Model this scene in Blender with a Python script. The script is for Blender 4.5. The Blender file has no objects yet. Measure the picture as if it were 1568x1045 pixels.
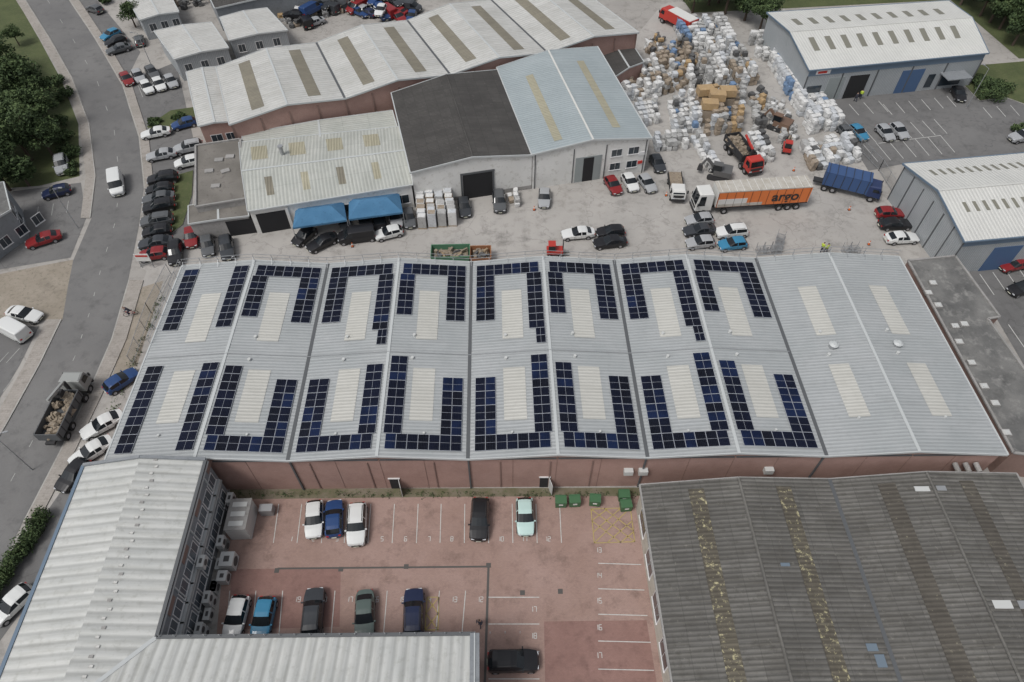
import bpy, math, random
from mathutils import Vector, Matrix
R=random.Random(7)
SC=bpy.context.scene
HC=65.0; FP=1045.0; TH=math.radians(51); CT=math.cos(TH); ST=math.sin(TH)
# Image pixel cast from the camera (65 m up) -> metric position on the level plane z=h
def P(x,y,h=0.0):
    u=(x-784)/FP; v=(y-522.5)/FP
    z=(HC-h)/(ST+v*CT)
    return Vector((u*z, z*CT-v*z*ST, h))
def P2(x,y,h=0.0):
    p=P(x,y,h); return Vector((p.x,p.y))
def V3(p,z): return Vector((p[0],p[1],z))

# ------------------------------------------------------------------ materials
def newmat(name):
    m=bpy.data.materials.new(name); m.use_nodes=True
    nt=m.node_tree; b=nt.nodes['Principled BSDF']; return m,nt,b
def N(nt,t,**k):
    n=nt.nodes.new(t)
    for a,b in k.items(): setattr(n,a,b)
    return n
def flat(name,c,rough=.6,metal=0.0,spec=.5,coat=0):
    m,nt,b=newmat(name); b.inputs['Base Color'].default_value=(*c,1)
    b.inputs['Roughness'].default_value=rough; b.inputs['Metallic'].default_value=metal
    b.inputs['Specular IOR Level'].default_value=spec
    if coat: b.inputs['Coat Weight'].default_value=coat; b.inputs['Coat Roughness'].default_value=.08
    return m
def mixc(nt,fac,a,b_,mode='MIX'):
    n=N(nt,'ShaderNodeMix',data_type='RGBA',blend_type=mode)
    if isinstance(fac,(int,float)): n.inputs[0].default_value=fac
    else: nt.links.new(fac,n.inputs[0])
    for i,s in ((6,a),(7,b_)):
        if isinstance(s,tuple): n.inputs[i].default_value=(*s,1)
        else: nt.links.new(s,n.inputs[i])
    return n.outputs[2]
def ramp(nt,src,lo,hi,v0=0.0,v1=1.0):
    n=N(nt,'ShaderNodeMapRange'); nt.links.new(src,n.inputs[0])
    n.inputs[1].default_value=lo; n.inputs[2].default_value=hi
    n.inputs[3].default_value=v0; n.inputs[4].default_value=v1; return n.outputs[0]
def noise(nt,vec,scale,detail=6,rough=.6,sx=None):
    if sx:
        mp=N(nt,'ShaderNodeMapping'); nt.links.new(vec,mp.inputs[0]); mp.inputs[3].default_value=sx; vec=mp.outputs[0]
    n=N(nt,'ShaderNodeTexNoise'); nt.links.new(vec,n.inputs['Vector'])
    n.inputs['Scale'].default_value=scale; n.inputs['Detail'].default_value=detail; n.inputs['Roughness'].default_value=rough
    return n.outputs['Fac']
def ground(name,c1,c2,c3=None,s1=.12,s2=1.3,rough=.9,speck=.25,cracks=False,blk=None,stain=0):
    m,nt,b=newmat(name); tc=N(nt,'ShaderNodeTexCoord'); o=tc.outputs['Object']
    n1=noise(nt,o,s1,6,.62); n2=noise(nt,o,s2,6,.7); n3=noise(nt,o,14,2,.6)
    col=mixc(nt,ramp(nt,n1,.38,.62),c1,c2)
    if c3: col=mixc(nt,ramp(nt,n2,.52,.68,0,.8),col,c3)
    col=mixc(nt,ramp(nt,n3,.3,.7,0,speck),col,tuple(x*.45 for x in c1))
    if stain: col=mixc(nt,ramp(nt,noise(nt,o,.22,5,.75),.54,.70,0,stain),col,tuple(x*.42 for x in c1))
    if blk:
        br=N(nt,'ShaderNodeTexBrick'); nt.links.new(o,br.inputs['Vector'])
        br.inputs['Scale'].default_value=blk; br.inputs['Color1'].default_value=(1,1,1,1); br.inputs['Color2'].default_value=(.85,.85,.85,1)
        br.inputs['Mortar'].default_value=(.65,.65,.65,1); br.inputs['Mortar Size'].default_value=.012
        col=mixc(nt,.6,col,br.outputs['Color'],'MULTIPLY')
    if cracks:
        vo=N(nt,'ShaderNodeTexVoronoi',feature='DISTANCE_TO_EDGE')
        nv=N(nt,'ShaderNodeTexNoise'); nt.links.new(o,nv.inputs['Vector']); nv.inputs['Scale'].default_value=.6
        mv=N(nt,'ShaderNodeVectorMath',operation='MULTIPLY_ADD'); nt.links.new(nv.outputs['Color'],mv.inputs[0]); mv.inputs[1].default_value=(3,3,3); nt.links.new(o,mv.inputs[2])
        nt.links.new(mv.outputs[0],vo.inputs['Vector']); vo.inputs['Scale'].default_value=.12
        col=mixc(nt,ramp(nt,vo.outputs['Distance'],.0,.012,.4,0),col,tuple(x*.4 for x in c1))
    nt.links.new(col,b.inputs['Base Color']); b.inputs['Roughness'].default_value=rough
    bp=N(nt,'ShaderNodeBump'); bp.inputs['Strength'].default_value=.3; bp.inputs['Distance'].default_value=.03
    nt.links.new(n3,bp.inputs['Height']); nt.links.new(bp.outputs[0],b.inputs['Normal'])
    return m
def corr(name,c1,c2,dirt,period=.33,depth=.04,rough=.55,lines=.25,dirtamt=.5,lap=0,metal=0,spots=None,spotamt=.0,tile=0,spotlo=.6):
    """profiled sheet: u across the corrugation, v down the slope (UV in metres)"""
    m,nt,b=newmat(name); tc=N(nt,'ShaderNodeTexCoord'); uv=tc.outputs['UV']; o=tc.outputs['Object']
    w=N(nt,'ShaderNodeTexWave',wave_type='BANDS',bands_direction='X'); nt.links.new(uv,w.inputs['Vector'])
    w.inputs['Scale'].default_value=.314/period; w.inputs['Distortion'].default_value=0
    col=mixc(nt,ramp(nt,noise(nt,o,.25,5),.35,.65),c1,c2)
    if tile:
        br=N(nt,'ShaderNodeTexBrick'); nt.links.new(uv,br.inputs['Vector']); br.inputs['Scale'].default_value=1
        br.inputs['Brick Width'].default_value=1.0; br.inputs['Row Height'].default_value=lap or 3; br.offset=0
        br.inputs['Mortar Size'].default_value=.0; br.inputs['Color1'].default_value=(1,1,1,1); br.inputs['Color2'].default_value=(tile,tile,tile,1)
        col=mixc(nt,1.0,col,br.outputs['Color'],'MULTIPLY')
    st=noise(nt,uv,1.0,5,.65,(2.2,.18,1))
    col=mixc(nt,ramp(nt,st,.45,.75,0,dirtamt),col,dirt)
    col=mixc(nt,ramp(nt,noise(nt,o,1.6,6,.75),.52,.72,0,dirtamt),col,dirt)
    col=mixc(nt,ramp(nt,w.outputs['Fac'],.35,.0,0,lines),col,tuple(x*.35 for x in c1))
    if lap:
        s=N(nt,'ShaderNodeSeparateXYZ'); nt.links.new(uv,s.inputs[0])
        d=N(nt,'ShaderNodeMath',operation='DIVIDE'); nt.links.new(s.outputs[1],d.inputs[0]); d.inputs[1].default_value=lap
        fr=N(nt,'ShaderNodeMath',operation='FRACT'); nt.links.new(d.outputs[0],fr.inputs[0])
        col=mixc(nt,ramp(nt,fr.outputs[0],.07/lap,.05/lap,0,.45),col,tuple(x*.4 for x in c1))
    if spots:
        col=mixc(nt,ramp(nt,noise(nt,o,2.0,6,.8),spotlo,spotlo+.06,0,spotamt),col,spots)
    nt.links.new(col,b.inputs['Base Color']); b.inputs['Roughness'].default_value=rough; b.inputs['Metallic'].default_value=metal
    bp=N(nt,'ShaderNodeBump'); bp.inputs['Strength'].default_value=.8; bp.inputs['Distance'].default_value=depth
    nt.links.new(w.outputs['Fac'],bp.inputs['Height']); nt.links.new(bp.outputs[0],b.inputs['Normal'])
    return m
def brick(name,c1,c2,mort):
    m,nt,b=newmat(name); tc=N(nt,'ShaderNodeTexCoord'); uv=tc.outputs['UV']
    br=N(nt,'ShaderNodeTexBrick'); nt.links.new(uv,br.inputs['Vector']); br.inputs['Scale'].default_value=4.0
    br.inputs['Color1'].default_value=(*c1,1); br.inputs['Color2'].default_value=(*c2,1); br.inputs['Mortar'].default_value=(*mort,1)
    col=mixc(nt,ramp(nt,noise(nt,tc.outputs['Object'],.5,6,.7),.4,.7,0,.5),br.outputs['Color'],tuple(x*.6 for x in c1))
    nt.links.new(col,b.inputs['Base Color']); b.inputs['Roughness'].default_value=.9
    return m

M={}
M['base']=ground('worn_yard_surface',(.32,.305,.285),(.39,.37,.345),(.25,.235,.215),.07,.5,cracks=True,stain=.6)
M['yard']=ground('concrete_yard',(.36,.345,.325),(.43,.41,.385),(.27,.255,.235),.09,.45,cracks=True,stain=.65)
M['road']=ground('asphalt_road',(.145,.143,.142),(.185,.182,.178),(.115,.113,.112),.08,.5,speck=.2,stain=.3)
M['asph']=ground('asphalt_parking',(.14,.138,.137),(.18,.177,.174),(.11,.108,.106),.1,.6,speck=.25,cracks=True,stain=.4)
M['pave']=ground('pavement_slabs',(.32,.295,.265),(.38,.35,.32),(.24,.215,.19),.2,1.5,blk=.8,stain=.3)
M['dirt']=ground('bare_earth',(.27,.235,.19),(.33,.29,.24),(.15,.14,.10),.3,2,stain=.4)
M['moss']=ground('moss_and_grit',(.13,.12,.07),(.2,.17,.13),(.09,.11,.045),.5,2.5)
M['grass']=ground('grass',(.065,.085,.03),(.10,.12,.045),(.14,.13,.07),.3,2.5,speck=.5)
M['paver']=ground('red_block_paving',(.32,.215,.18),(.38,.265,.23),(.25,.165,.14),.12,.7,blk=2.2,speck=.22,stain=.65)
M['paverd']=ground('dark_red_block_paving',(.25,.145,.125),(.30,.18,.155),(.20,.115,.10),.15,.8,blk=2.2,speck=.2,stain=.4)
M['kerb']=ground('kerb_stone',(.35,.34,.32),(.42,.41,.38),(.27,.25,.23),.5,3)
M['line']=ground('white_line_paint',(.64,.64,.62),(.52,.52,.50),(.36,.34,.32),.8,3,speck=.35)
M['fline']=ground('faded_line_paint',(.40,.40,.38),(.31,.31,.30),(.23,.22,.21),.8,3,speck=.3)
M['yline']=ground('yellow_line_paint',(.48,.37,.12),(.40,.32,.15),(.36,.28,.18),.8,3,speck=.4)
M['drain']=flat('drain_channel',(.085,.08,.075),.8)
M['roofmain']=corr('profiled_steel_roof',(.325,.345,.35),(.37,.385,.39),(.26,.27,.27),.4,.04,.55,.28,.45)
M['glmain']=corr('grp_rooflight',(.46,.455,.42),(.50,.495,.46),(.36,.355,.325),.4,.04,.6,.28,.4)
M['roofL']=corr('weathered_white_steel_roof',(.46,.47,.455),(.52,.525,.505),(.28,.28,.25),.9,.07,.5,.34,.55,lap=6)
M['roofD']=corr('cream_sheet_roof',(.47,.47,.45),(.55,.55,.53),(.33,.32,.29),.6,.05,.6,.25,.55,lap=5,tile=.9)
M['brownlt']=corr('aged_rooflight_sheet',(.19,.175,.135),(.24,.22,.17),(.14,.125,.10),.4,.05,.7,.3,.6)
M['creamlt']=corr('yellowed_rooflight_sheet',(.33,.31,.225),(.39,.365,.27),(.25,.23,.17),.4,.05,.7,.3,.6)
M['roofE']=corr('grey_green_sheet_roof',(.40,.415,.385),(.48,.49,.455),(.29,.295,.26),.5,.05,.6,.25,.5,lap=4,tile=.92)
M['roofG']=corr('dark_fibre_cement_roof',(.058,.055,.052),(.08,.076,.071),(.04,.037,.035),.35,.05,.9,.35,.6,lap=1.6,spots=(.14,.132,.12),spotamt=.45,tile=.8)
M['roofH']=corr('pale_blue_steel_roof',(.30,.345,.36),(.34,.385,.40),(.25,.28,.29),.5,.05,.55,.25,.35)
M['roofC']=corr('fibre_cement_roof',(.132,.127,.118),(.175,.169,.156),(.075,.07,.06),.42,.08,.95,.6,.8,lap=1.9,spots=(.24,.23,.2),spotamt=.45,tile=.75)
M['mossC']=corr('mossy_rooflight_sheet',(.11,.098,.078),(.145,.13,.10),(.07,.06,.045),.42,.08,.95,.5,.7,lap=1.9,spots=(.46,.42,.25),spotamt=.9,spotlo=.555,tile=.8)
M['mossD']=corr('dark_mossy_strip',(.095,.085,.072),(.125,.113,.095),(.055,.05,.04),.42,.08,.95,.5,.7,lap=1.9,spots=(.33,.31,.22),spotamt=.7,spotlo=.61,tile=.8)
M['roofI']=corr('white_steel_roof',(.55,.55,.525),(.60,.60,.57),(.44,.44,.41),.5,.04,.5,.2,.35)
M['darklt']=flat('dark_rooflight',(.19,.185,.15),.5)
M['flatroof']=ground('felt_flat_roof',(.115,.115,.113),(.19,.188,.18),(.30,.295,.28),.3,.7,stain=.6)
M['flatroof2']=ground('felt_flat_roof_brown',(.15,.14,.125),(.22,.205,.185),(.10,.09,.08),.3,1.2)
M['brick']=brick('pink_brown_brick',(.37,.225,.19),(.32,.195,.165),(.37,.29,.26))
M['brickd']=brick('dark_brick',(.25,.155,.13),(.21,.135,.115),(.26,.21,.18))
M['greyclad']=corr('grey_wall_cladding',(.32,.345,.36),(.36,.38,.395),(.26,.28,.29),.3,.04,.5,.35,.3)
M['render']=ground('white_painted_wall',(.64,.64,.62),(.70,.70,.68),(.45,.44,.41),.3,1.2,speck=.1)
M['cream']=ground('cream_painted_wall',(.42,.395,.34),(.47,.445,.39),(.3,.27,.23),.4,1.5,speck=.1)
M['conc']=ground('concrete_coping',(.27,.265,.255),(.34,.33,.32),(.2,.19,.18),.4,1.5)
M['slate']=ground('slate_grey_panel',(.21,.225,.24),(.245,.26,.275),(.16,.17,.18),.4,2,speck=.1)
M['bluefas']=flat('blue_grey_fascia',(.12,.17,.23),.5)
M['patch']=flat('blue_patch_sheet',(.13,.17,.21),.7)
M['trim']=flat('pale_steel_trim',(.46,.48,.48),.5)
M['trimd']=flat('dark_gutter',(.09,.095,.10),.6)
M['glass']=flat('window_glass',(.03,.04,.05),.12,0,.8)
M['oglass']=flat('office_window_glass',(.10,.12,.14),.2,0,.9)
M['frame']=flat('white_window_frame',(.65,.65,.65),.5)
M['dark']=flat('dark_opening',(.015,.015,.017),.9)
M['metal']=flat('galvanised_steel',(.36,.37,.38),.5,.5)
M['bluedoor']=flat('blue_door',(.06,.11,.21),.5)
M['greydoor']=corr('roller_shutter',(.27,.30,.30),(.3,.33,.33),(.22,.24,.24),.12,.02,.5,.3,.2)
M['unit']=flat('pale_plant_casing',(.50,.51,.50),.5)
M['fan']=flat('fan_grille',(.07,.07,.07),.6)
def solar(name,c):
    m,nt,b=newmat(name); tc=N(nt,'ShaderNodeTexCoord')
    n=noise(nt,tc.outputs['Object'],.35,3)
    col=mixc(nt,ramp(nt,n,.4,.6),c,tuple(x*.6 for x in c))
    # monocrystalline cells, 165 mm grid with pale busbar gaps
    br=N(nt,'ShaderNodeTexBrick'); nt.links.new(tc.outputs['UV'],br.inputs['Vector']); br.offset=0
    br.inputs['Scale'].default_value=1; br.inputs['Brick Width'].default_value=.165; br.inputs['Row Height'].default_value=.165; br.inputs['Mortar Size'].default_value=.006
    br.inputs['Color1'].default_value=(0,0,0,1); br.inputs['Color2'].default_value=(0,0,0,1); br.inputs['Mortar'].default_value=(1,1,1,1)
    col=mixc(nt,ramp(nt,br.outputs['Fac'],0,1,0,.5),col,(.05,.06,.09))
    nt.links.new(col,b.inputs['Base Color'])
    b.inputs['Roughness'].default_value=.12; b.inputs['Specular IOR Level'].default_value=.18; return m
SOL=[solar('solar_cell_navy',(.005,.007,.019)),solar('solar_cell_black',(.005,.006,.012)),solar('solar_cell_sky_tint',(.007,.015,.05))]
M['pvframe']=flat('solar_frame_aluminium',(.34,.36,.40),.6,.0,.2)

# ------------------------------------------------------------------ mesh builder
class MB:
    def __init__(s): s.v=[];s.f=[];s.m=[];s.uv=[];s.mats=[];s.sm=[]
    def mi(s,mat):
        if isinstance(mat,str): mat=M[mat]
        if mat not in s.mats: s.mats.append(mat)
        return s.mats.index(mat)
    def face(s,pts,mat,smooth=False):
        pts=[Vector(p) for p in pts]; b=len(s.v); s.v+=pts; s.f.append(tuple(range(b,b+len(pts)))); s.m.append(s.mi(mat)); s.sm.append(smooth)
        o=pts[0]; ux=pts[1]-o
        if ux.length<1e-6: ux=Vector((1,0,0))
        ux.normalize(); n=Vector((0,0,0))
        for i in range(1,len(pts)-1):
            n+= (pts[i]-o).cross(pts[i+1]-o)
        if n.length<1e-9: n=Vector((0,0,1))
        n.normalize(); vy=n.cross(ux)
        s.uv+=[((p-o).dot(ux),(p-o).dot(vy)) for p in pts]
    def hexa(s,b,t,mat,smooth=False,top=None):
        s.face([b[3],b[2],b[1],b[0]],mat,smooth); s.face(t,top or mat,smooth)
        for i in range(4):
            j=(i+1)%4; s.face([b[i],b[j],t[j],t[i]],mat,smooth)
    def box(s,c,size,mat,ang=0,top=None,taper=1.0,shift=0):
        c=Vector(c); hx,hy,hz=[k/2 for k in size]; ca,sa=math.cos(ang),math.sin(ang)
        def q(x,y,z): return c+Vector((x*ca-y*sa,x*sa+y*ca,z))
        b=[q(-hx,-hy,-hz),q(hx,-hy,-hz),q(hx,hy,-hz),q(-hx,hy,-hz)]
        k=taper
        t=[q(-hx*k+shift,-hy*k,hz),q(hx*k+shift,-hy*k,hz),q(hx*k+shift,hy*k,hz),q(-hx*k+shift,hy*k,hz)]
        s.hexa(b,t,mat,top=top)
    def beam(s,p,q,w,h,mat):
        p=Vector(p);q=Vector(q); d=(q-p)
        if d.length<1e-5: return
        d.normalize(); up=Vector((0,0,1)) if abs(d.z)<.95 else Vector((0,1,0))
        x=d.cross(up).normalized()*w/2; y=x.cross(d).normalized()*h/2
        s.hexa([p-x-y,p+x-y,p+x+y,p-x+y],[q-x-y,q+x-y,q+x+y,q-x+y],mat)
    def cyl(s,c,r,h,mat,axis='z',n=14,r2=None,cap=None):
        c=Vector(c); r2=r if r2 is None else r2
        ax={'x':(Vector((0,1,0)),Vector((0,0,1)),Vector((1,0,0))),'y':(Vector((0,0,1)),Vector((1,0,0)),Vector((0,1,0))),'z':(Vector((1,0,0)),Vector((0,1,0)),Vector((0,0,1)))}[axis]
        a=[c-ax[2]*h/2+(ax[0]*math.cos(2*math.pi*i/n)+ax[1]*math.sin(2*math.pi*i/n))*r for i in range(n)]
        b=[c+ax[2]*h/2+(ax[0]*math.cos(2*math.pi*i/n)+ax[1]*math.sin(2*math.pi*i/n))*r2 for i in range(n)]
        for i in range(n):
            j=(i+1)%n; s.face([a[i],a[j],b[j],b[i]],mat,True)
        s.face(a[::-1],cap or mat); s.face(b,cap or mat)
    def slab(s,poly,z0,z1,top,side=None):
        poly=[Vector((p[0],p[1])) for p in poly]
        s.face([V3(p,z1) for p in poly],top)
        if z0<z1-1e-4:
            for i in range(len(poly)):
                a=poly[i];b=poly[(i+1)%len(poly)]
                s.face([V3(a,z0),V3(b,z0),V3(b,z1),V3(a,z1)],side or top)
    def mesh(s,name):
        me=bpy.data.meshes.new(name); me.from_pydata([tuple(p) for p in s.v],[],s.f)
        for m in s.mats: me.materials.append(m)
        me.polygons.foreach_set('material_index',s.m); me.polygons.foreach_set('use_smooth',s.sm)
        u=me.uv_layers.new(name='UVMap'); u.data.foreach_set('uv',[c for p in s.uv for c in p]); me.update(); return me
    def build(s,name,parent=None):
        ob=bpy.data.objects.new(name,s.mesh(name)); SC.collection.objects.link(ob)
        if parent: ob.parent=parent
        return ob
def empty(name):
    e=bpy.data.objects.new(name,None); SC.collection.objects.link(e); return e
def inst(name,me,loc,ang=0,sc=1.0):
    ob=bpy.data.objects.new(name,me); SC.collection.objects.link(ob); ob.location=loc; ob.rotation_euler=(0,0,ang)
    ob.scale=(sc,sc,sc) if isinstance(sc,(int,float)) else sc
    return ob
def wall_item(mb,A,B,d0,d1,z0,z1,proud,mat):
    A=Vector((A[0],A[1]));B=Vector((B[0],B[1])); d=(B-A).normalized(); n=Vector((d.y,-d.x))
    a=A+d*d0-n*.02; b=A+d*d1-n*.02; c=A+d*d1+n*proud; e=A+d*d0+n*proud
    mb.hexa([V3(e,z0),V3(c,z0),V3(b,z0),V3(a,z0)],[V3(e,z1),V3(c,z1),V3(b,z1),V3(a,z1)],mat)
def window(mb,A,B,d0,d1,z0,z1,glass='glass',frame='frame',bars=1):
    wall_item(mb,A,B,d0-.07,d1+.07,z0-.07,z1+.07,.04,frame)
    n=bars+1; w=(d1-d0)/n
    for i in range(n): wall_item(mb,A,B,d0+i*w+.03,d0+(i+1)*w-.03,z0,z1,.06,glass)
    wall_item(mb,A,B,d0-.12,d1+.12,z0-.16,z0-.08,.12,frame)

# ------------------------------------------------------------------ buildings
class Gable:
    def __init__(s,name,c,eave,rise,n,roof,wall,over=.25,sky=(),skymat='brownlt',trim='trim',gut='trimd',cap=None):
        s.c=[P2(x,y,eave) for x,y in c]; FL,FR,BR,BL=s.c
        s.eave=eave;s.rise=rise;s.n=n;s.e=empty(name)
        s.W=(FR-FL).length; s.D=(BL-FL).length
        es=over/s.W; et=over/s.D
        r=MB()
        k=2*n; cuts=[i/k for i in range(k+1)]
        for i in range(k):
            s0=cuts[i]-(es if i==0 else 0); s1=cuts[i+1]+(es if i==k-1 else 0)
            a=s.rp(s0,-et);b=s.rp(s0,1+et);cc=s.rp(s1,1+et);d=s.rp(s1,-et)
            if i%2==0: r.face([a,b,cc,d],roof)
            else: r.face([d,cc,b,a],roof)
        r.build('roof',s.e)
        t=MB()
        for i in range(k):
            s0=cuts[i]-(es if i==0 else 0); s1=cuts[i+1]+(es if i==k-1 else 0)
            for tt in (-et-.001,1+et+.001):
                t.beam(s.rp(s0,tt,-.06),s.rp(s1,tt,-.06),.10,.26,trim)
        for i in range(k+1):
            if i%2==1: t.beam(s.rp(cuts[i],-et,.03),s.rp(cuts[i],1+et,.03),.3,.05,cap or trim)
            elif 0<i<k: t.beam(s.rp(cuts[i],-et,.02),s.rp(cuts[i],1+et,.02),.36,.06,gut)
            else:
                ss=-es if i==0 else 1+es
                t.beam(s.rp(ss,-et,-.05),s.rp(ss,1+et,-.05),.16,.2,trim)
        t.build('gutters_and_ridge_caps',s.e)
        w=MB()
        for i in range(k):
            for tt in (0,1):
                a=s.pt(cuts[i],tt);b=s.pt(cuts[i+1],tt)
                za=s.z(cuts[i])-.04; zb=s.z(cuts[i+1])-.04
                if tt==1: a,b,za,zb=b,a,zb,za
                w.face([V3(a,0),V3(b,0),V3(b,zb),V3(a,za)],wall)
        w.face([V3(FR,0),V3(BR,0),V3(BR,eave-.04),V3(FR,eave-.04)],wall)
        w.face([V3(BL,0),V3(FL,0),V3(FL,eave-.04),V3(BL,eave-.04)],wall)
        w.build('walls',s.e)
        if sky:
            g=MB()
            for q_ in sky:
                a0,a1,t0,t1=q_[:4]
                q=[s.rp(a0,t0,.03),s.rp(a0,t1,.03),s.rp(a1,t1,.03),s.rp(a1,t0,.03)]
                g.face(q,q_[4] if len(q_)>4 else skymat)
            g.build('rooflights',s.e)
    def pt(s,a,t):
        FL,FR,BR,BL=s.c; return (FL*(1-a)+FR*a)*(1-t)+(BL*(1-a)+BR*a)*t
    def z(s,a):
        x=min(max(a,0),1)*s.n; f=x-math.floor(x)
        return s.eave+s.rise*(1-abs(2*f-1))-( (abs(a-min(max(a,0),1))*s.W)*s.rise/(s.W/s.n/2))
    def rp(s,a,t,dz=0): return V3(s.pt(a,t),s.z(a)+dz)

# main building with solar array
mn=Gable('solar_roof_warehouse',[(165,704),(1537,692),(1375,396),(281,410)],6.5,.75,5,'roofmain','brick',.3,gut='trimd')
W=mn.W; D=mn.D; sw=W/10
g=MB()
def mq(i,d0,d1,t0,t1):
    a0=i/10+ (d0/sw/10 if i%2==0 else .1-d0/sw/10); a1=i/10+(d1/sw/10 if i%2==0 else .1-d1/sw/10)
    if a0>a1: a0,a1=a1,a0
    return a0,a1,t0/D,t1/D
for i in range(10):
    dd=(3.6,5.9) if i<8 else (3.5,5.6)
    for t0,t1 in ((3.8,10.3),(14.2,21.4)):
        a0,a1,u0,u1=mq(i,dd[0],dd[1],t0,t1)
        g.face([mn.rp(a0,u0,.04),mn.rp(a0,u1,.04),mn.rp(a1,u1,.04),mn.rp(a1,u0,.04)],'glmain')
g.build('rooflights',mn.e)
def panel(mb,i,d,t,wd,dt,land):
    z0=.10;z1=.145
    def q(dd,tt,dz):
        a=i/10+(dd/sw/10 if i%2==0 else .1-dd/sw/10); return mn.rp(a,tt/D,dz)
    g_=.012
    c=[(d+g_,t+g_),(d+wd-g_,t+g_),(d+wd-g_,t+dt-g_),(d+g_,t+dt-g_)]
    mb.hexa([q(x,y,z0) for x,y in c],[q(x,y,z1) for x,y in c],'pvframe')
    m=SOL[R.choices([0,1,2],[5,3,2.2 if t<12 else .5])[0]]  # bluer cell colour, likelier towards the front, paints in some sky reflection
    e=.035
    if land: parts=[(d+e,d+wd/2-.012,t+e,t+dt-e),(d+wd/2+.012,d+wd-e,t+e,t+dt-e)]
    else: parts=[(d+e,d+wd-e,t+e,t+dt/2-.012),(d+e,d+wd-e,t+dt/2+.012,t+dt-e)]
    for a,b,u,v in parts: mb.face([q(a,u,z1+.004),q(b,u,z1+.004),q(b,v,z1+.004),q(a,v,z1+.004)],m)
S,Lg=1.06,1.74
for i in range(8):
    fr=MB(); re=MB()
    inn=sw-.4-Lg
    if i==0:
        for k in range(10): panel(fr,i,.45,.5+k*S,Lg,S,True); panel(fr,i,inn,.5+k*S,Lg,S,True)
        for k in range(9): panel(re,i,.45,D-.6-S-k*S,Lg,S,True); panel(re,i,inn,D-.6-S-k*S,Lg,S,True)
    else:
        n=int((sw-.9)/S); off=(sw-n*S)/2+.0
        for k in range(n):
            panel(fr,i,off+k*S,.45,S,Lg,False); panel(re,i,off+k*S,D-.55-Lg,S,Lg,False)
        for k in range(8+(1 if i in(3,4,6) else 0)): panel(fr,i,inn,.45+Lg+k*S,Lg,S,True)
        for k in range(8 if i%2==0 else 6): panel(re,i,inn,D-.55-Lg-S-k*S,Lg,S,True)
        if i in (2,4,6):
            panel(re,i,inn+.7,D-.55-Lg-S-8*S,S,S,True); panel(re,i,inn+.7,D-.55-Lg-S-9*S,S,S,True)
        for k in range(4):
            for c in range(2):
                panel(fr,i,off+c*S,.45+Lg+k*Lg,S,Lg,False)
                panel(re,i,off+c*S,D-.55-Lg-(k+1)*Lg,S,Lg,False)
    fr.build('solar_panel_array'); re.build('solar_panel_array')
v=MB()
for x,y in ((1275,531),(1373,529)):
    p=P(x,y,7); v.cyl(p+Vector((0,0,.2)),.4,.5,'metal'); v.cyl(p+Vector((0,0,.52)),.52,.18,'trim',r2=.25)
for i in range(1,10):
    for t in (.44,.56):
        p=mn.rp(i/10+(.03 if i%2 else .045),t); v.cyl(p+Vector((0,0,.12)),.17,.3,'unit')
for i in range(10):
    p=mn.rp(i/10+.05,.14 if i>7 else .09); v.cyl(p+Vector((0,0,.1)),.12,.25,'unit')
for i in range(0,8): v.beam(mn.rp(i/10,.47,.06),mn.rp((i+1)/10,.47,.06),.07,.04,'metal')
v.build('roof_vents',mn.e)
rl=MB()
for i in range(10):
    a0,a1=i/10,(i+1)/10
    for hz in (.55,1.05): rl.beam(mn.rp(a0,1.012,hz),mn.rp(a1,1.012,hz),.045,.045,'metal')
    for k in range(4):
        a=a0+(a1-a0)*k/4; rl.beam(mn.rp(a,1.012,-.1),mn.rp(a,1.012,1.08),.05,.05,'metal'); rl.beam(mn.rp(a,1.012,.6),mn.rp(a,.985,.03),.04,.04,'metal')
for hz in (.55,1.05): rl.beam(mn.rp(-.004,.55,hz),mn.rp(-.004,1.012,hz),.04,.04,'metal')
for k in range(7): t=.55+.077*k; rl.beam(mn.rp(-.004,t,-.1),mn.rp(-.004,t,1.08),.045,.045,'metal')
rl.build('safety_railing')
FL,FR,BR,BL=mn.c
wd=MB()
for i in range(1,5):
    wall_item(wd,FL,FR,W*i/5-.08,W*i/5+.08,0,6.2,.16,'trimd')
for i in range(21): wall_item(wd,FL,FR,W*i/20-.02,W*i/20+.02,0,6.3,.03,'brickd')
for i in range(10): wall_item(wd,FL,FR,W*i/10+.1,W*(i+1)/10-.1,5.95,6.15,.10,'trimd')
for fx in (.285,.492,.36,.435,.54,.22): wall_item(wd,FL,FR,W*fx,W*fx+.1,.2,5.5,.1,'brickd')
for fx in (.305,.482):
    wall_item(wd,FL,FR,W*fx,W*fx+1.0,0,2.1,.06,'dark'); wall_item(wd,FL,FR,W*fx-.1,W*fx+1.1,2.1,2.25,.1,'frame')
    d=(FR-FL).normalized(); p=FL+d*(W*fx+1.0); wd.box(V3(p+Vector((.1,-.55)),1.05),(.06,1.0,2.05),'unit',.3)
for fx in (.578,.595,.74): wall_item(wd,FL,FR,W*fx,W*fx+.9,3.2,3.9,.5,'unit')
for k in range(3):
    p=FL+(FR-FL)*(.955+.012*k); wd.cyl(V3(p+Vector((0,-.7)),4.6),.25,1.0,'conc','y')
wd.build('wall_doors_and_pipes',mn.e)

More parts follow.
